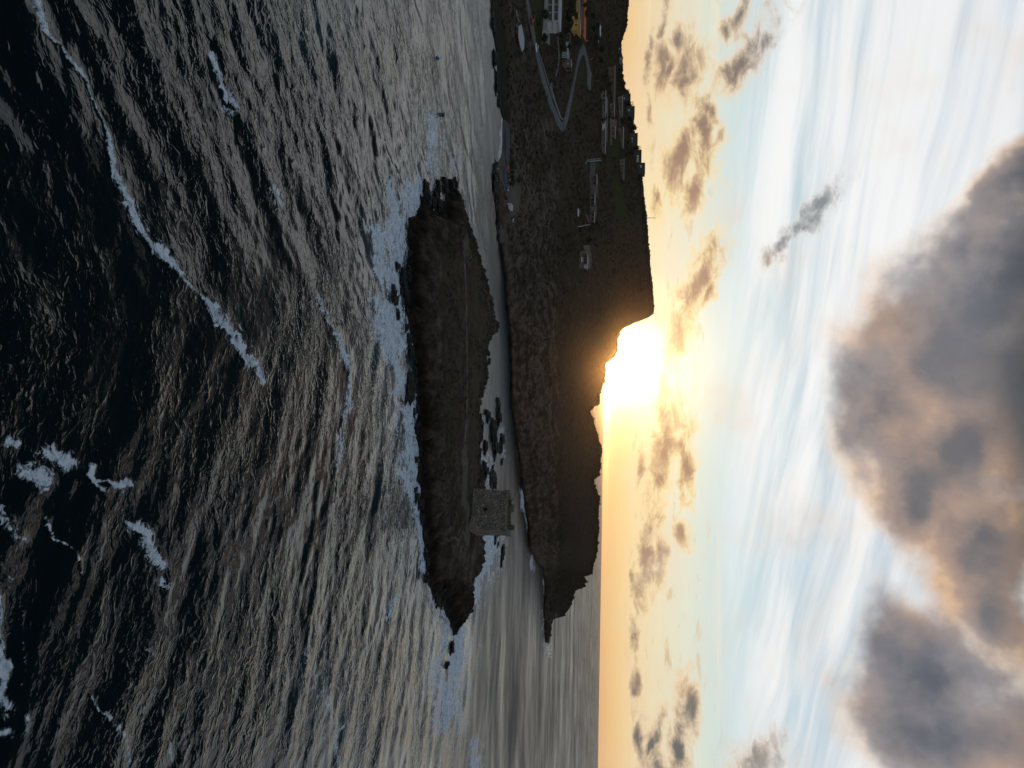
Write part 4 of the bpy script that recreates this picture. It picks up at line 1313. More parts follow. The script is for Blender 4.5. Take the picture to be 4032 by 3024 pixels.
ridge_house('small dark ridge house with a pergola at its left, beside three trees', 2455, 2483, 369, 398, (2464, 2478, 352, 369), [(2456, 2461, 385, 391)])
ridge_house('second ridge house with a pergola over its left terrace', 2468, 2499, 418, 460, (2480, 2493, 400, 418), [(2474, 2479, 430, 438)])
ridge_house('ridge house with a flat roof among dark bushes', 2483, 2511, 524, 573, None, [(2487, 2491, 542, 550), (2487, 2491, 555, 560)])
ridge_house('long ridge house with a row of bright windows and a pergola', 2500, 2526, 590, 641, (2512, 2521, 574, 590), [(2508, 2515, 611 + 10 * k, 619 + 10 * k) for k in range(3)])
ridge_house('tallest square house on the ridge with a small pergola at its right', 2508, 2540, 641, 685, (2522, 2531, 686, 698), [(2521, 2526, 650, 660)])
ridge_house('low ridge house near the notch in the ridge', 2434, 2447, 182, 214, None, [(2438, 2442, 190, 196)])
ridge_house('pale ridge house left of the bushes', 2437, 2452, 222, 250, None, [(2441, 2446, 230, 236)], m=grey)

# ---- the row in the middle of the slope
grp = 'houses in the middle of the slope'
slabhouse('mid slope house with a bright white roof slab', 2335, 2349, 688, 732, 2.6, bays(2335, 2347, 690, 730, 2), wall=tan, roofm=white, posts=(702, 718), group=grp)
slabhouse('square mid slope house with two dark windows', 2326, 2354, 733, 762, 1.2, [(2340, 2346, 737, 743, 'w'), (2340, 2346, 752, 758, 'w'), (2326, 2336, 745, 749, 'd')], wall=tan, roofm=tan, over=.2, group=grp)
slabhouse('mid slope house with three dark bays under a thin white roof', 2327, 2341, 763, 810, 2.4, bays(2327, 2340, 765, 808, 3), wall=tan, roofm=white, posts=(778, 794), group=grp)
slabhouse('blocky mid slope house with a grey upper floor', 2326, 2343, 811, 834, 4.5, [(2332, 2338, 820, 826, 'w')], wall=tan, roofm=grey, over=.2, group=grp)
slabhouse('mid slope house with a white roof slab and reddish doors', 2328, 2339.5, 834, 874, 2.4, bays(2328, 2338, 838, 870, 2), wall=tan, roofm=white, posts=(852,), group=grp)
slabhouse('lower stone house with two dark windows beside a white block', 2298, 2321, 965, 1001, 1.4, [(2305, 2311, 976, 982, 'w'), (2305, 2311, 989, 995, 'w'), (2298, 2306, 984, 987, 'd')], wall=mat('buff_stone', (0.20, 0.165, 0.12), 0.9, 0.15), roofm=tan, over=.2, group='lower houses beside the terrace')
slabhouse('lower house with a bright white roof slab over a veranda', 2298, 2312, 1002, 1040, 2.6, bays(2298, 2310, 1004, 1038, 3), wall=tan, roofm=white, posts=(1014, 1027), group='lower houses beside the terrace', extra=[('roof_rail', 2320, 2321.4, 965, 1052, 5, 5.2, offw)])
slabhouse('small white block house at the end of the lower row', 2301, 2313, 1040, 1057, 1.2, [(2304, 2309, 1044, 1048, 'w')], wall=white, roofm=white, over=.2, group='lower houses beside the terrace')

# ramp and garden walls
def wall_line(name, pts, hgt, m, label, th=0.35, cat='wall', group=None):
    P = mland(np.array([p[0] for p in pts], float), np.array([p[1] for p in pts], float))
    b = MB()
    o0 = P.mean(0)
    for a, c in zip(P[:-1], P[1:]):
        a, c = a - o0, c - o0
        t_ = np.array([c[0] - a[0], c[1] - a[1]])
        t_ = t_ / (np.hypot(*t_) + 1e-9)
        n_ = np.array([-t_[1], t_[0]]) * th / 2
        b.loft([[(a[0] - n_[0], a[1] - n_[1], a[2] - .8), (a[0] + n_[0], a[1] + n_[1], a[2] - .8), (a[0] + n_[0], a[1] + n_[1], a[2] + hgt), (a[0] - n_[0], a[1] - n_[1], a[2] + hgt)],
                [(c[0] - n_[0], c[1] - n_[1], c[2] - .8), (c[0] + n_[0], c[1] + n_[1], c[2] - .8), (c[0] + n_[0], c[1] + n_[1], c[2] + hgt), (c[0] - n_[0], c[1] - n_[1], c[2] + hgt)]])
    o = b.build(name, m, None)
    o.location = tuple(o0)
    return setp(o, label, cat, group)


def dense(pts, n=8):
    r = []
    for a, b in zip(pts[:-1], pts[1:]):
        r += [(a[0] + (b[0] - a[0]) * k / n, a[1] + (b[1] - a[1]) * k / n) for k in range(n)]
    return r + [pts[-1]]


def strip_thing(name, A, B, m, label, cat):
    o = strip(name, A, B, m, label, 0.3, 24, 3)
    del o['kind']
    return setp(o, label, cat)


setp(strip('path', [(2305, 652), (2309, 642), (2317, 634), (2340, 632), (2363, 630)], [(2303, 645), (2307, 634), (2316, 624), (2340, 622), (2363, 621)], grey, 'grey ramp climbing to the upper village', 0.5, 24, 3))
wall_line('ramp_wall', dense([(2316, 636), (2340, 634), (2363, 632)]), 0.7, white, 'white edge wall along the grey ramp')
wall_line('garden_wall', dense([(2272, 893), (2296, 889)]), 0.7, offw, 'pale garden wall running up the slope, lower half')
wall_line('garden_wall', dense([(2298, 888), (2319, 884)]), 0.7, offw, 'pale garden wall running up the slope, upper half')
wall_line('garden_wall', dense([(2319, 880), (2312, 858), (2302, 835)]), 0.5, grey, 'thin grey wall beside the curving track')
wall_line('roadside_wall', dense([(2167, 345), (2185, 405), (2205, 462), (2214, 472)]), 0.6, offw, 'low pale wall inside the hairpin bend', 0.3)
wall_line('roadside_wall', dense([(2078, 0), (2091, 70), (2110, 175), (2140, 270), (2160, 335)], 10), 0.45, grey, 'low grey kerb wall on the uphill side of the road', 0.4)
wall_line('retaining_wall', dense([(2371, 360), (2371, 440), (2371, 520), (2369, 600)]), 1.2, tan, 'tan retaining wall below the village', 0.4)
wall_line('retaining_wall', dense([(2403, 465), (2404, 520), (2404, 570)]), 1.0, pink, 'pinkish terrace wall below the second row', 0.4)
wall_line('retaining_wall', dense([(2188, 90), (2195, 160), (2200, 230), (2188, 300)]), 0.6, grey, 'grey terrace wall below the garden pavilion', 0.4)
wall_line('retaining_wall', dense([(2436, 380), (2437, 450), (2438, 500)]), 0.8, tan, 'tan terrace wall below the third row', 0.4)


# ------------------------------------------------------------------ vehicles
def car_proto(body, label, cat='car', name='parked_car', length=4.0):
    t = thing(name, (0, 0, 0), label, cat)
    w, L = 0.85, length / 2
    b = MB()
    prof = [(-L, .35, .62), (-L + .12, .28, .86), (-L * .5, .25, .98), (L * .35, .25, .96), (L - .15, .28, .78), (L, .36, .6)]
    b.loft([[(x, -w, z0), (x, w, z0), (x, w * .96, z1_), (x, -w * .96, z1_)] for x, z0, z1_ in prof])
    bo = b.build('body', body, t, bevel=0.05)
    b = MB()
    cab = [(-L + .25, .88, .92), (-L + .75, .88, 1.42), (L * .15, .88, 1.45), (L * .52, .88, .95)]
    b.loft([[(x, -w * .9, z0), (x, w * .9, z0), (x, w * .72, z1_), (x, -w * .72, z1_)] for x, z0, z1_ in cab])
    b.build('windows', glass, t)
    b = MB()
    b.box(-L + .72, L * .17, -w * .7, w * .7, 1.42, 1.5)
    b.build('roof', body, t, bevel=.03)
    for sx in (-L * .62, L * .62):
        for sy in (-1, 1):
            b = MB()
            b.tube((sx, sy * w * .98, .33), (sx, sy * (w - .2), .33), .33, n=12)
            b.build('wheel', rubber, t)
    for sy in (-1, 1):
        b = MB()
        b.box(L - .08, L + .03, sy * .62 - .15, sy * .62 + .15, .58, .72)
        b.build('headlight', glass, t)
        b = MB()
        b.box(-L - .03, -L + .08, sy * .62 - .12, sy * .62 + .12, .62, .78)
        b.build('tail_light', mat('red_lens', (.25, .01, .01), .3), t)
    return t


def pose_on(o, px, py, head):
    p = mland(px, py)
    o.location = tuple(p + np.array([0, 0, 0.38]))
    o.rotation_euler = (0, 0, head)


def road_heading(a, b):
    p, q = mland(*a), mland(*b)
    return math.atan2(q[1] - p[1], q[0] - p[0]), math.atan2(q[2] - p[2], math.hypot(q[0] - p[0], q[1] - p[1]))


cpaint = lambda n, c: mat(n, c, 0.3, 0.03, spec=0.6)
h, pt = road_heading((2088, 110), (2110, 210))
c = car_proto(cpaint('white_paint', (.75, .77, .8)), 'white car driving on the road below the terrace building')
pose_on(c, 2103.5, 188, h)
c = car_proto(cpaint('red_paint', (.30, .012, .015)), 'dark red car on the road behind the white car')
pose_on(c, 2086.5, 82, h)
c = car_proto(cpaint('silver_paint', (.55, .57, .60)), 'silver car parked on the hillside below the mid slope houses')
pose_on(c, 2270, 837, math.radians(12))
c = car_proto(cpaint('white_paint', (.75, .77, .8)), 'white rounded car parked below the lowest village house')
pose_on(c, 2368, 502, math.radians(5))
for k, (x, y, lb) in enumerate(((2357, 113, 'white car parked on the upper track, second from the left'), (2357, 138, 'white car parked on the upper track, rightmost of the bright pair'), (2350, 153, 'grey car parked lowest beside the upper track'))):
    c = car_proto(cpaint(('white_paint', 'white_paint', 'silver_paint')[k], (.75, .77, .8) if k < 2 else (.55, .57, .60)), lb)
    c['group'] = 'cars along the upper track'
    pose_on(c, x, y, math.radians(20 + 15 * k))
for k, (x, y) in enumerate(((2285, 1018), (2285, 1025))):
    c = car_proto(cpaint('white_paint', (.75, .77, .8)), ('small white car on the lower houses\' terrace, left of its twin', 'small white car on the lower houses\' terrace, right of its twin')[k], length=3.4)
    c['group'] = 'white cars on the lower terrace'
    pose_on(c, x, y, math.radians(80))
    c.scale = (.6, .6, .75)


def hull(b, L, w, d, n=9, wall=.06, off=(0, 0, 0)):
    rings = []
    for i in range(n):
        u = -1 + 2 * i / (n - 1)
        hw = w * (1 - max(0, u) ** 2.2) * (1 - .18 * max(0, -u)) + .02
        keel = -d * (1 - max(0, u) ** 3 * .9)
        sh = .12 * d * max(0, u)
        rings.append([(off[0] + L * u, off[1] - hw, off[2] + sh), (off[0] + L * u, off[1] - hw * .55, off[2] + keel * .85), (off[0] + L * u, off[1], off[2] + keel), (off[0] + L * u, off[1] + hw * .55, off[2] + keel * .85), (off[0] + L * u, off[1] + hw, off[2] + sh),
                      (off[0] + L * u, off[1] + hw * .8, off[2] + sh - .04), (off[0] + L * u, off[1], off[2] + sh - .12), (off[0] + L * u, off[1] - hw * .8, off[2] + sh - .04)])
    b.loft(rings)


def kayak(px, py, m, label, head, L=1.6):
    p = mland(px, py)
    t = thing('kayak', p + np.array([0, 0, .35]), label, 'kayak', 'kayaks on the beach', head)
    b = MB()
    hull(b, L, .36, .3)
    b.build('hull', m, t)
    b = MB()
    b.tube((-.15, 0, .0), (-.15, 0, .05), .30, .26, 10)
    b.build('seat', dark, t)
    return t


red = mat('red_plastic', (.42, .02, .02), .4, .1)
orng = mat('orange_plastic', (.60, .12, .03), .4, .1)
yel = mat('yellow_plastic', (.75, .45, .02), .4, .1)
blue = mat('blue_fabric', (.085, .11, .16), .9, .15)
kayak(1992.5, 641, red, 'red kayak lying topmost in the row on the sand', math.radians(-60), 2.0)
kayak(1994.5, 648, red, 'red kayak lying next to the yellow one on the sand', math.radians(-50), 1.7)
kayak(1996.5, 656, orng, 'orange kayak just left of the yellow kayak on the sand', math.radians(-55), 1.7)
kayak(1998, 664, yel, 'yellow kayak on the sand between red and orange ones', math.radians(-55), 1.8)
kayak(2000, 677, orng, 'orange kayak right of the yellow kayak on the sand', math.radians(-60), 1.9)
kayak(2003, 691, orng, 'orange kayak at the right end of the row by the hedge', math.radians(-60), 1.9)


def lounger():
    t = thing('sun_lounger', (0, 0, 0), 'blue sun lounger in the row on the beach', 'sun lounger', 'sun loungers on the beach')
    b = MB()
    b.box(-.95, .45, -.32, .32, .28, .38)
    b.build('mattress', blue, t)
    b = MB()
    b.loft([[(.45, -.32, .3), (.45, .32, .3), (.45, .32, .4), (.45, -.32, .4)], [(1.0, -.32, .72), (1.0, .32, .72), (.95, .32, .82), (.95, -.32, .82)]])
    b.build('backrest', blue, t)
    for x in (-.85, .4):
        for y in (-.28, .28):
            b = MB()
            b.box(x - .03, x + .03, y - .03, y + .03, -.1, .28)
            b.build('leg', steel, t)
    return t


L0 = lounger()
spots = [(1991 + (k % 2) * 4.5, 508 + k * 4.7) for k in range(27)] + [(1984 + (k % 2) * 4, 655 + k * 5.4) for k in range(15)]
for i, (x, y) in enumerate(spots):
    if i and any(abs(y - q) < 3 for q in (560, 585)): continue
    p = mland(x, y)
    p[2] += 0.15
    o = L0 if i == 0 else copy_tree(L0, p)
    o.location = tuple(p)
    o.rotation_euler = (0, 0, math.radians(90 + random.Random(i).uniform(-8, 8)))
    back = x > 1990 if y < 650 else x > 1986
    o['label'] = ('blue sun lounger, back row along the beach' if y < 650 and back else 'blue sun lounger, front row along the beach' if y < 650 else
                  'blue sun lounger, back row beside the kayaks' if back else 'blue sun lounger, front row before the kayaks')


def parasol():
    t = thing('beach_parasol', (0, 0, 0), 'folded dark beach parasol on its pole', 'parasol', 'folded parasols on the beach')
    b = MB()
    b.tube((0, 0, -.4), (0, 0, 2.5), .035)
    b.build('pole', steel, t)
    b = MB()
    b.tube((0, 0, 1.0), (0, 0, 1.5), .16, .22, 8)
    b.tube((0, 0, 1.5), (0, 0, 2.45), .22, .05, 8)
    b.build('canopy', mat('navy_fabric', (.02, .025, .04), .9, .1), t)
    return t


P0 = parasol()
words = ['topmost of the right hand line beside the red kayak', 'second of the line below the yellow kayak', 'third of the line beside the orange kayak', 'fourth of the line of folded parasols', 'fifth of the line beside the hedge', 'last of the line near the white boat']
ps = [(1994, 614, 'folded dark parasol standing alone in the middle of the beach'), (1991, 500, 'folded dark parasol at the left end of the beach')]
ps += [(1990.5 - k * 2.1, 667 + k * 18.6, 'folded dark parasol, ' + words[k]) for k in range(5)]
for i, (x, y, lb) in enumerate(ps):
    p = mland(x, y)
    o = P0 if i == 0 else copy_tree(P0, p)
    o.location = tuple(p)
    o['label'] = lb


def person(px, py, label, shirt, P=None, yaw=0.0, walk=0.18):
    p = mland(px, py) if P is None else np.array(P)
    me = bpy.data.meshes.new('person')
    V = [(0, 0, .92), (0, 0, 1.15), (0, 0, 1.42), (0, 0, 1.54), (0, .02, 1.68), (.10, 0, .88), (.11, walk, .48), (.11, walk * .6, .04), (.11, walk * .6 + .16, .02), (-.10, 0, .88), (-.11, -walk * .4, .48), (-.11, -walk * 1.2, .05), (-.11, -walk * 1.2 + .16, .02),
         (.19, 0, 1.42), (.26, -.06, 1.12), (.25, .08, .86), (-.19, 0, 1.42), (-.26, .06, 1.12), (-.25, .12, .86)]
    E = [(0, 1), (1, 2), (2, 3), (3, 4), (0, 5), (5, 6), (6, 7), (7, 8), (0, 9), (9, 10), (10, 11), (11, 12), (2, 13), (13, 14), (14, 15), (2, 16), (16, 17), (17, 18)]
    R = [.15, .14, .15, .06, .105, .095, .065, .045, .04, .095, .065, .045, .04, .06, .045, .04, .06, .045, .04]
    me.from_pydata([tuple(v) for v in V], E, [])
    o = link('person', me, None, mat('skin', (.30, .19, .13), .7, .1))
    o.location = tuple(p)
    o.rotation_euler = (0, 0, yaw)
    sk = o.modifiers.new('Skin', 'SKIN')
    for i, r in enumerate(R):
        me.skin_vertices[0].data[i].radius = (r, r * .8)
    me.skin_vertices[0].data[0].use_root = True
    o.modifiers.new('Sub', 'SUBSURF').levels = 1
    o.modifiers['Sub'].render_levels = 1
    setp(o, label, 'person')
    b = MB()
    b.loft([[(math.cos(a) * r, math.sin(a) * r * .75, z) for a in [k * math.pi / 4 for k in range(8)]] for r, z in ((.20, .86), (.19, 1.1), (.22, 1.36), (.10, 1.5))])
    b.build('shirt', shirt, o)
    b = MB()
    b.ball((0, -.02, 1.71), .125, (1, 1, .9), 2)
    b.build('hair', dark, o)
    return o


person(1995, 490, 'person in dark clothes standing at the left end of the beach', dark)
person(1996, 499, 'person with a white top standing on the beach by the loungers', white)
person(2004, 792, 'person in blue standing left of the white tent', blue)


# white tent, dinghies and trailer boat by the shore
B = Block('white_tent', 2000, 2016.5, 800, 823, 'white boxy tent with rounded top standing on the grass by the shore', 'tent')
q = MB()
q.loft([[(B.X(800) + i0, 0 + i0, z), (B.X(823) - i0, 0 + i0, z), (B.X(823) - i0, 3.2 - i0, z), (B.X(800) + i0, 3.2 - i0, z)] for z, i0 in ((-.8, 0), (B.Zh(2013), 0), (B.Zh(2015.5), .25), (B.Zh(2016.5), .9))])
q.build('fabric', white, B.t)
B.box('doorway', 2000, 2008, 808, 809.5, -0.03, 0.0, dark)


def boat(P, label, head, m=white, L=2.2, group=None, trailer=False):
    t = thing('small_boat', P, label, 'boat', group, head)
    b = MB()
    hull(b, L, .75, .55)
    b.build('hull', m, t)
    b = MB()
    b.box(-.25, .05, -.6, .6, -.02, .05)
    b.box(-L + .3, -L + .6, -.55, .55, -.02, .05)
    b.build('bench', brown, t)
    b = MB()
    b.box(-L - .2, -L + .05, -.15, .15, -.3, .35)
    b.build('outboard', dark, t)
    if trailer:
        b = MB()
        b.box(-L * .9, L * 1.3, -.05, .05, -.75, -.65)
        b.build('trailer_beam', steel, t)
        for sy in (-.7, .7):
            b = MB()
            b.tube((-.3, sy, -.75), (-.3, sy + .12, -.75), .28, n=10)
            b.build('wheel', rubber, t)
    return t


def mup(px, py, z=.6): return mland(px, py) + np.array([0, 0, z])


boat(mup(1996.5, 745), 'slim white rowing boat pulled up at the end of the beach', math.radians(-65), L=2.6)
boat(mup(2017, 868, .9), 'white boat on a trailer at the edge of the grass', math.radians(-75), L=2.8, trailer=True)
for k, (x, y, lb) in enumerate(((2031.5, 54, 'white dinghy parked farthest left by the boat shelter'), (2034, 65, 'white dinghy, second from the left by the boat shelter'), (2036, 78, 'pale dinghy at the left tip of the shelter canopy'), (2034, 108, 'white dinghy under the middle of the shelter'), (2034, 133, 'yellowish dinghy under the shelter'), (2035, 152, 'red dinghy under the right half of the shelter'))):
    boat(mup(x, y), lb, math.radians(80), m=(white, white, offw, white, mat('cream_paint', (.45, .36, .2), .6), red)[k], L=1.5, group='dinghies at the boat shelter')
for k, (x, y, lb) in enumerate(((2006, 710, 'yellow and white gear boat behind the hedge'), (2011, 738, 'greenish white dinghy at the end of the hedge'), (2013, 716, 'pale narrow skiff beside the hedge'), (2060, 698, 'small white skiff on the scrub above the car park'))):
    boat(mup(x, y), lb, math.radians(-60), m=offw, L=1.1)

# offshore: a buoy boat and a swimmer's float
def float_buoy(px, py, label, m):
    p = at_z(np.array(float(px)), np.array(float(py)), 0.1)
    t = thing('mooring_buoy', p, label, 'buoy')
    b = MB()
    b.ball((0, 0, .15), .55, (1, 1, .8), 2)
    b.build('float', m, t)
    b = MB()
    b.tube((0, 0, .4), (0, 0, 1.2), .05)
    b.build('rod', dark, t)


float_buoy(1720, 229, 'small blue buoy floating in the open bay', mat('buoy_blue', (.03, .12, .28), .4))
float_buoy(1742, 453, 'dark buoy floating off the left tip of the islet', dark)

# ------------------------------------------------------------------ street lamps and the mast
def lamp(px, py, top, label):
    p = mland(px, py)
    d = float(p[1])
    q = at_d(np.array(float(top)), np.array(float(py)), d)
    hh = float(q[2] - p[2])
    t = thing('street_lamp', p, label, 'street lamp', 'street lamps by the road')
    b = MB()
    b.tube((0, 0, -.4), (0, 0, hh), .09, .06)
    b.build('pole', steel, t)
    b = MB()
    b.tube((0, 0, hh - .05), (0, -.9, hh + .15), .05)
    b.build('arm', steel, t)
    b = MB()
    b.ball((0, -.9, hh + .08), .32, (1, 1, .8), 2)
    b.build('lantern', white, t)


lamp(2301, 164, 2311, 'street lamp with a pale globe above the top of the road')
lamp(2316, 235, 2330, 'street lamp beside the gravel track')
lamp(2218, 468, 2224, 'street lamp inside the hairpin bend')


def mast():
    p = mland(ridge_x(858) - 1, 858)
    top = at_d(np.array(2582.0), np.array(858.0), float(p[1]))
    hh = float(top[2] - p[2])
    t = thing('radio_mast', p - np.array([0, 0, .5]), 'thin lattice radio mast standing alone on the ridge', 'mast')
    legs = [(0.35 * math.cos(a), 0.35 * math.sin(a)) for a in (0.5, 2.6, 4.7)]
    for (x, y) in legs:
        b = MB()
        b.tube((x, y, 0), (x * .5, y * .5, hh), .05, .035)
        b.build('leg', dark, t)
    b = MB()
    n = 9
    for k in range(n):
        for i in range(3):
            f0, f1 = 1 - .5 * k / n, 1 - .5 * (k + 1) / n
            a, c = legs[i], legs[(i + 1) % 3]
            b.tube((a[0] * f0, a[1] * f0, hh * k / n), (c[0] * f1, c[1] * f1, hh * (k + 1) / n), .025, n=4)
    b.build('bracing', dark, t)
    b = MB()
    b.tube((0, 0, hh), (0, 0, hh + 1.5), .03)
    b.tube((-.7, 0, hh * .8), (.7, 0, hh * .8), .03)
    b.build('antenna', dark, t)


mast()

# ------------------------------------------------------------------ trees and shrubs
def leaf_mesh(name, seed, n, r, hfac=.8, leaf=.34, m=foliage):
    g = np.random.RandomState(seed)
    lob = g.normal(0, 1, (7, 3))
    lob /= np.linalg.norm(lob, axis=1)[:, None]
    lob *= g.uniform(.25, .62, (7, 1))
    c = lob[g.randint(0, 7, n)] + g.normal(0, .24, (n, 3))
    c[:, 2] = c[:, 2] * hfac + .15
    c *= r
    a = g.normal(0, 1, (n, 3))
    a /= np.linalg.norm(a, axis=1)[:, None]
    b = np.cross(a, g.normal(0, 1, (n, 3)))
    b /= np.linalg.norm(b, axis=1)[:, None]
    s = g.uniform(.6, 1.3, (n, 1)) * leaf
    V = np.stack([c - a * s, c + b * s * .7, c + a * s, c - b * s * .7], 1).reshape(-1, 3)
    me = raw_mesh(name, V, np.arange(4 * n).reshape(n, 4), smooth=False)
    me.materials.append(m)
    return me


def tree(name, cat, h, r, seed, m, n=420):
    t = thing(name, (0, 0, 0), 'x', cat)
    b = MB()
    b.tube((0, 0, -.6), (.1, 0, h * .5), .16, .1)
    for k in range(4):
        a = k * 1.6 + seed
        b.tube((.06, 0, h * .3), (math.cos(a) * r * .5, math.sin(a) * r * .5, h * .72), .07, .03, 5)
    b.build('trunk', bark, t)
    o = link('crown', leaf_mesh('crown', seed, n, r, m=m), t)
    o.location = (0, 0, h - r * .6)
    return t


protos = [tree('garden_tree', 'tree', 3.4, 1.9, 1, foliage), tree('garden_tree', 'tree', 2.6, 1.6, 2, foliage2), tree('garden_tree', 'tree', 4.6, 2.2, 5, foliage, 520), tree('round_shrub', 'shrub', 1.6, 1.3, 7, foliage, 300)]
TREES = [
    ((2118, 52), 2, 'dark tree on the lawn left of the road, nearest the frame edge'), ((2129, 62), 0, 'dark tree beside its twin on the lawn below the terrace building'), ((2114, 100), 3, 'round dark shrub on the lawn above the white car'), ((2126, 145), 0, 'dark shrubby tree at the end of the lawn'),
    ((2124, 158), 0, 'dark tree just below the lawn edge by the road'), ((2230, 272), 2, 'dark spreading tree right of the stone cottage'), ((2222, 266), 0, 'dark low tree at the foot of the stone cottage'), ((2170, 120), 1, 'olive tree at the right end of the white terrace building'),
    ((2185, 135), 1, 'olive tree behind the garden wall'), ((2205, 120), 2, 'tall dark tree between the terrace building and the yellow house'), ((2215, 105), 2, 'tall dark tree left of the pergola'), ((2225, 90), 2, 'tall dark tree below the yellow house'), ((2218, 70), 0, 'dark tree at the foot of the yellow house'),
    ((2212, 45), 2, 'dark tree above the balcony railing'), ((2225, 20), 2, 'dark tree below the tan wing'), ((2200, 190), 0, 'dark tree below the garden pavilion'), ((2218, 186), 2, 'dark tree left of the garden pavilion'), ((2255, 150), 1, 'olive bush on the purple flower bank'), ((2268, 165), 1, 'olive bush at the edge of the upper road'),
    ((2290, 20), 0, 'dark tree between the yellow house and the orange roof'), ((2292, 55), 0, 'dark tree in front of the orange roof'), ((2318, 60), 2, 'dark tree above the orange roof, left'), ((2320, 110), 2, 'dark tree above the orange roof, right'), ((2325, 150), 2, 'dark tree near the globe street lamp'),
    ((2340, 100), 0, 'dark tree below the parked white cars'), ((2345, 195), 2, 'dark tree above the gravel track'), ((2350, 240), 2, 'dark tree between the gravel track and the village'), ((2375, 300), 0, 'dark tree left of the lowest village row'), ((2390, 330), 0, 'dark tree below the long second row house'),
    ((2366, 470), 3, 'round shrub in front of the village between the two lowest houses'), ((2378, 612), 3, 'round dark shrub at the right end of the lowest row'), ((2434, 350), 2, 'dark tree left of the third row'), ((2432, 475), 2, 'dark tree behind the pinkish house'), ((2440, 485), 2, 'dark tree between the two third row houses'),
    ((2460, 470), 2, 'dark tree below the second ridge house'), ((2468, 495), 2, 'dark tree on the slope below the ridge bushes'), ((2478, 505), 2, 'dark ridge tree between two ridge houses'), ((2462, 560), 0, 'dark tree behind the long third row roof'), ((2470, 600), 0, 'dark tree below the long ridge house'), ((2448, 614), 2, 'dark tree left of the rightmost village house'),
    ((2444, 715), 3, 'round shrub at the right end of the rightmost village house'), ((2431, 275), 2, 'dark ridge tree on the left shoulder of the ridge'), ((2431, 300), 2, 'broad dark tree on the ridge left of the first pergola'), ((2431, 330), 2, 'dark ridge tree just left of the first pergola'),
    ((2318, 895), 3, 'dark shrub at the top of the garden wall'), ((2280, 905), 3, 'dark shrub at the foot of the garden wall'), ((2300, 945), 0, 'dark tree left of the lower stone house'), ((2336, 880), 0, 'dark tree at the right end of the mid slope row'), ((2010, 660), 3, 'dark hedge shrub behind the red kayaks'),
    ((2009, 640), 3, 'dark hedge shrub at the left end of the hedge'), ((2010, 680), 3, 'dark hedge shrub behind the orange kayaks'), ((2010, 700), 3, 'dark hedge shrub in the middle of the hedge'), ((2010, 722), 3, 'dark hedge shrub at the right end of the hedge'), ((2032, 705), 3, 'lone shrub in the pale car park'),
]
used = set()
rr = random.Random(8)
for (x, y), k, lb in TREES:
    p = mland(float(x), float(y))
    o = protos[k]
    if k in used:
        o = copy_tree(o, p)
    used.add(k)
    o.location = tuple(p)
    sc_ = rr.uniform(.8, 1.15)
    o.scale = (sc_, sc_, sc_ * rr.uniform(.85, 1.1))
    o.rotation_euler = (0, 0, rr.uniform(0, 6.28))
    o['label'] = lb

# low scrub over the hillside and the islet: nobody could count it
def scrub(name, pts, rad, label, m, per=14):
    g = np.random.RandomState(len(pts))
    n = len(pts)
    N = n * per
    c = np.repeat(pts, per, 0)
    R = np.repeat(rad, per)[:, None]
    off = g.normal(0, .42, (N, 3)) * R
    off[:, 2] = np.abs(off[:, 2]) * .75
    c = c + off
    a = g.normal(0, 1, (N, 3))
    a /= np.linalg.norm(a, axis=1)[:, None]
    b = np.cross(a, g.normal(0, 1, (N, 3)))
    b /= np.linalg.norm(b, axis=1)[:, None]
    s = g.uniform(.35, .7, (N, 1)) * R
    V = np.stack([c - a * s, c + b * s * .75, c + a * s, c - b * s * .75], 1).reshape(-1, 3)
    tone = np.repeat(np.repeat(g.uniform(0, 1, n), per), 4)
    me = raw_mesh(name, V, np.arange(4 * N).reshape(N, 4), {'tone': tone}, smooth=False)
    o = link(name, me, None, m)
    return setp(o, label, kind='stuff')


def scrub_mat():
    mm = bpy.data.materials.new('macchia')
    mm.use_nodes = True
    t = NT(mm.node_tree)
    c = t.ramp(t.attr('tone').outputs['Fac'], [(0, (.046, .040, .024, 1)), (.5, (.062, .052, .033, 1)), (.85, (.08, .066, .048, 1)), (1, (.10, .082, .063, 1))])
    b = t.n('ShaderNodeBsdfPrincipled')
    t.put(b.inputs['Base Color'], c)
    b.inputs['Roughness'].default_value = 0.95
    b.inputs['Specular IOR Level'].default_value = 0.1
    o = t.n('ShaderNodeOutputMaterial')
    t.put(o.inputs[0], b.outputs[0])
    return mm


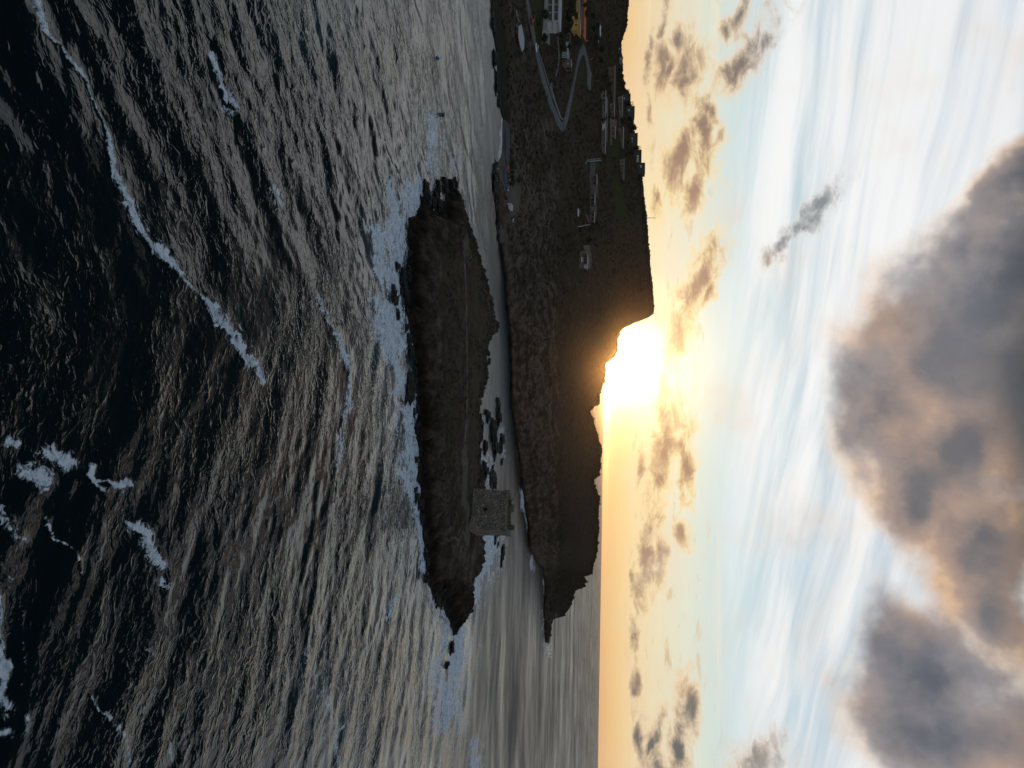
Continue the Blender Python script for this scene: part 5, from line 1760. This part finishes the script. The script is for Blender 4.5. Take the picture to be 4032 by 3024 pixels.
MAC = scrub_mat()
g = np.random.RandomState(12)
n = 22000
yy = g.uniform(-120, 2515, n)
uu = g.uniform(0.03, 1.0, n) ** .8
uu[: 2600] = g.uniform(.965, 1.0, 2600)
yy[:2600] = g.uniform(-60, 2300, 2600)
xx = shore_x(yy) + (ridge_x(yy) - shore_x(yy)) * uu
ok = np.ones(n, bool)
for z in LAWNS + SANDS:
    ok &= ~inside(xx, yy, z)
for pl in (z1((455, -60), (540, 480), (640, 900), (812, 1390), (868, 1460), (925, 1370), (1010, 900), (1045, 720), (1090, 640), (1125, 720), (1130, 900), (1150, 1000), (1190, 1000), (1205, 790), (1145, 600), (1100, 440), (1030, 590), (970, 900), (890, 1250), (870, 1310), (780, 1100), (720, 900), (585, 480), (500, -60)),
           [(2146, -100), (2215, -100), (2215, 115), (2160, 190), (2146, 185)], [(2250, -100), (2310, -100), (2310, 155), (2250, 132)], [(2210, 190), (2252, 190), (2252, 262), (2210, 262)], [(2368, 355), (2396, 355), (2396, 608), (2368, 608)], [(2400, 262), (2426, 262), (2430, 545), (2400, 545)],
           [(2435, 378), (2456, 378), (2460, 585), (2435, 585)], [(2322, 686), (2358, 686), (2348, 876), (2322, 876)], [(2296, 962), (2322, 962), (2322, 1060), (2296, 1060)], [(2442, 624), (2460, 624), (2460, 712), (2442, 712)]):
    ok &= ~inside(xx, yy, pl)
ok &= fbm(yy / 70, xx / 40, 3, 77) + g.uniform(-.35, .45, n) > -.12
ok &= ~((yy > 1150) & (uu > .48) & (g.uniform(0, 1, n) < .8))
ok &= ~((yy > 1150) & (g.uniform(0, 1, n) < .5))
ok[:2600] = True
xx, yy, uu = xx[ok], yy[ok], uu[ok]
rad = g.uniform(.28, .75, len(xx)) * np.where(yy < 1000, 1.1, .85) * np.where(uu > .96, 1.0, 1)
rad *= np.where(g.rand(len(xx)) < .06, 1.6, 1)
scrub('hillside_scrub', mland(xx, yy), rad, 'low dark scrub covering the hillside and the ridge', MAC, 12)

gx, gy = g.uniform(*ISX, 9000), g.uniform(*ISY, 9000)
hh_, dd_ = isl_h(gx, gy)
ipx, ipy = project(np.stack([gx, gy, hh_], -1))
k = (dd_ > 6) & (fbm(gx / 9, gy / 9, 3, 5) > -.05) & ~((ipx > 1800) & (ipx < 1870) & (ipy > 1650)) & (ipy < 2200)
pt_, _ = seg_dist(ipx, ipy, [(1824, 940), (1836, 1150), (1840, 1450), (1840, 1620)])
k &= pt_ > 5
scrub('islet_scrub', np.stack([gx[k], gy[k], hh_[k]], -1), g.uniform(.15, .42, k.sum()), 'sparse low tufts on the islet', MAC, 9)

# ------------------------------------------------------------------ rocks in the water
def rock_mesh(seed, sub=4):
    bm = bmesh.new()
    bmesh.ops.create_icosphere(bm, subdivisions=sub, radius=1)
    P = np.array([v.co[:] for v in bm.verts])
    q = np.sign(P) * np.abs(P) ** 0.8
    d = 0.85 + 1.1 * fbm(P[:, 0] * 1.5 + seed * 9, P[:, 1] * 1.5 + P[:, 2] * 1.7, 4, seed) + .75 * fbm(P[:, 0] * 3.6 + seed, P[:, 1] * 3.6 - P[:, 2] * 4, 3, seed + 5, rid=True)
    d = np.round(d * 7) / 7 * .6 + d * .4
    for v, k, c in zip(bm.verts, d, q): v.co = Vector(c * float(k))
    me = bpy.data.meshes.new('sea_rock')
    bm.to_mesh(me)
    bm.free()
    me.materials.append(blackrock)
    return me


RM = [rock_mesh(i + 1) for i in range(6)]


def rock(px, py, sx, sy, label, group, hz=None):
    """sx, sy: half size on the photo (up, across)"""
    p = at_z(np.array(float(px)), np.array(float(py)), 0.0)
    a = at_z(np.array(float(px - sx)), np.array(float(py)), 0.0)
    wx = sy * float(p[1]) / F
    wy = abs(float(p[1] - a[1])) * .8
    o = link('sea_rock', RM[int(px * 7 + py) % 6])
    o.location = (float(p[0]), float(p[1]), -.18)
    o.scale = (wx, max(.35, min(wy, 2.6 * wx + .6)), hz or max(.35, min(.28 * wx + .25, 1.2)))
    o.rotation_euler = (0, 0, 0)
    return setp(o, label, 'rock', group)


gA, gB, gC, gD = 'rocks in the surf on the near side of the islet', 'rocks in the channel behind the islet', 'rocks beyond the right tip of the islet', 'rocks under the far shore'
RK = [(1567, 1050, 7, 14), (1586, 1092, 6, 26), (1592, 1120, 5, 14), (1552, 1160, 7, 26), (1560, 1185, 6, 22), (1582, 1150, 4, 12), (1596, 1150, 5, 16), (1568, 1240, 4, 16), (1606, 1180, 6, 14), (1600, 1290, 5, 14), (1608, 1330, 5, 16), (1618, 1380, 6, 20), (1626, 1400, 6, 16), (1614, 1345, 5, 14),
      (1612, 1500, 7, 30), (1606, 1545, 8, 26), (1618, 1560, 7, 24), (1624, 1530, 6, 22), (1600, 1575, 5, 14), (1630, 1630, 5, 16), (1641, 1812, 5, 14), (1637, 1930, 5, 12), (1641, 1960, 6, 18), (1652, 1985, 6, 16), (1660, 2040, 5, 16), (1672, 2100, 5, 18), (1678, 2180, 5, 18), (1684, 2270, 6, 16)]
for x, y, a, b_ in RK: rock(x, y, a, b_, 'black rock in the surf before the islet', gA)
RK = [(1910, 1760, 3, 22), (1922, 1640, 4, 18), (1938, 1690, 5, 34), (1944, 1730, 6, 40), (1951, 1770, 6, 28), (1960, 1610, 4, 30), (1963, 1650, 4, 26), (1974, 1735, 5, 26), (1972, 1760, 5, 20), (1916, 1625, 4, 12), (1907, 1440, 3, 8), (1926, 1392, 3, 8), (1929, 1418, 3, 10), (1905, 1490, 4, 10), (1912, 1470, 3, 8), (1893, 1640, 4, 14), (1896, 1680, 4, 20), (1890, 1720, 4, 22),
      (1905, 1840, 4, 22), (1915, 1860, 6, 20), (1934, 1880, 6, 26), (1948, 1900, 7, 24), (1900, 1885, 5, 20), (1892, 1850, 4, 18), (1938, 1845, 4, 14), (1888, 1790, 4, 16), (1975, 1820, 3, 14)]
for x, y, a, b_ in RK: rock(x, y, a, b_, 'dark rock in the channel behind the islet', gB)
RK = [(1955, 2108, 7, 14), (1951, 2135, 4, 6), (1960, 2145, 4, 8), (1982, 2172, 7, 16), (1977, 2200, 4, 14), (1974, 2222, 3, 12), (1890, 2120, 5, 8)]
for x, y, a, b_ in RK: rock(x, y, a, b_, 'black rock in foam beside the tower', 'rocks in the foam right of the tower')
RK = [(1782, 2552, 6, 17), (1764, 2617, 4, 9), (1728, 2372, 7, 14), (1742, 2378, 6, 12), (1720, 2362, 6, 10)]
for x, y, a, b_ in RK: rock(x, y, a, b_, 'black rock awash beyond the islet\'s pointed tip', gC)
RK = [(1938, 84, 5, 26), (1944, 118, 4, 18), (1946, 230, 4, 26), (1953, 300, 4, 22), (1955, 350, 4, 20), (1962, 405, 4, 22), (1952, 655, 5, 22), (1950, 690, 6, 24), (1946, 720, 6, 22), (1945, 750, 6, 24), (1950, 780, 5, 16), (1955, 810, 5, 14), (1959, 880, 4, 18), (1962, 930, 4, 16)]
for x, y, a, b_ in RK: rock(x, y, a, b_, 'dark rock at the far shore\'s water line', gD)
rg = random.Random(5)


def edge_rocks(L, n, label, group, lo, hi, off):
    for k in range(n):
        f = (k + rg.uniform(.15, .85)) / n * (len(L) - 1)
        i = int(f)
        x, y = (L[i][q] + (L[i + 1][q] - L[i][q]) * (f - i) for q in (0, 1))
        rock(x + off + rg.uniform(-3, 4), y + rg.uniform(-6, 6), rg.uniform(lo, hi), rg.uniform(7, 17), label, group)


edge_rocks(FARS[8:26], 28, "ragged dark rock edging the islet's channel side", 'ragged rocks along the far edge of the islet', 2.5, 4.5, 2)
edge_rocks(NEAR[10:31], 28, "ragged wet rock edging the islet's surf side", 'ragged rocks along the near edge of the islet', 3, 5.5, -3)
rock(1780, 735, 5, 20, 'black rock at the islet\'s broad foamy end', 'rocks at the left tip of the islet')
for x, y, a, b_ in [(1755, 735, 5, 22), (1726, 748, 6, 26), (1716, 775, 5, 16), (1676, 740, 5, 26), (1690, 782, 7, 22), (1730, 800, 6, 18), (1706, 800, 5, 20)]:
    rock(x, y, a, b_, 'black rock at the islet\'s broad foamy end', 'rocks at the left tip of the islet')

# ------------------------------------------------------------------ wording of labels: the photograph lies on its side, so name its edges
import re
ORD = ['first', 'second', 'third', 'fourth', 'fifth', 'sixth', 'seventh', 'eighth', 'ninth', 'tenth', 'eleventh', 'twelfth', 'thirteenth', 'fourteenth', 'fifteenth', 'sixteenth', 'seventeenth', 'eighteenth', 'nineteenth', 'twentieth']
ORD += ['twenty-' + w for w in ORD[:9]] + ['thirtieth']
SUBS = [(r'\bfarthest left\b', "nearest the picture's top edge"), (r'\bthe left tip of the islet', "the islet tip toward the picture's top"), (r'\bright tip of the islet', "islet tip toward the picture's bottom"), (r'\b(second|third) from the left\b', r"\1 from the picture's top"),
        (r'\brightmost\b', 'bottommost'), (r'\bleft end\b', 'picture-top end'), (r'\bright end\b', 'picture-bottom end'), (r'\bjust left of\b', 'just picture-top side of'), (r'\bleft of\b', 'on the picture-top side of'),
        (r'\bright of\b', 'on the picture-bottom side of'), (r', left\b', ", toward the picture's top"), (r', right\b', ", toward the picture's bottom"), (r'\bat its left\b', 'on its picture-top side'), (r'\bat its right\b', 'on its picture-bottom side'),
        (r'\bleft (half|terrace|tip|shoulder)\b', r'picture-top \1'), (r'\bright (half|hand)\b', r'picture-bottom \1'), (r'\babove the\b', 'uphill of the'), (r'\bbelow the\b', 'downhill of the')]
from collections import defaultdict
same = defaultdict(list)
for o in bpy.data.objects:
    if 'category' in o: same[o['label']].append(o)
for lb, L in same.items():
    if len(L) > 1:
        where = {'rock': 'counted from the picture\'s top', 'sun lounger': 'counted from the picture\'s top'}.get(L[0]['category'], "counted from the picture's top")
        for k, o in enumerate(sorted(L, key=lambda o: o.location[0])):
            o['label'] = lb + ', ' + ORD[k] + ' ' + where
for o in bpy.data.objects:
    if 'label' in o:
        t_ = o['label']
        for a_, b_ in SUBS: t_ = re.sub(a_, b_, t_)
        o['label'] = t_
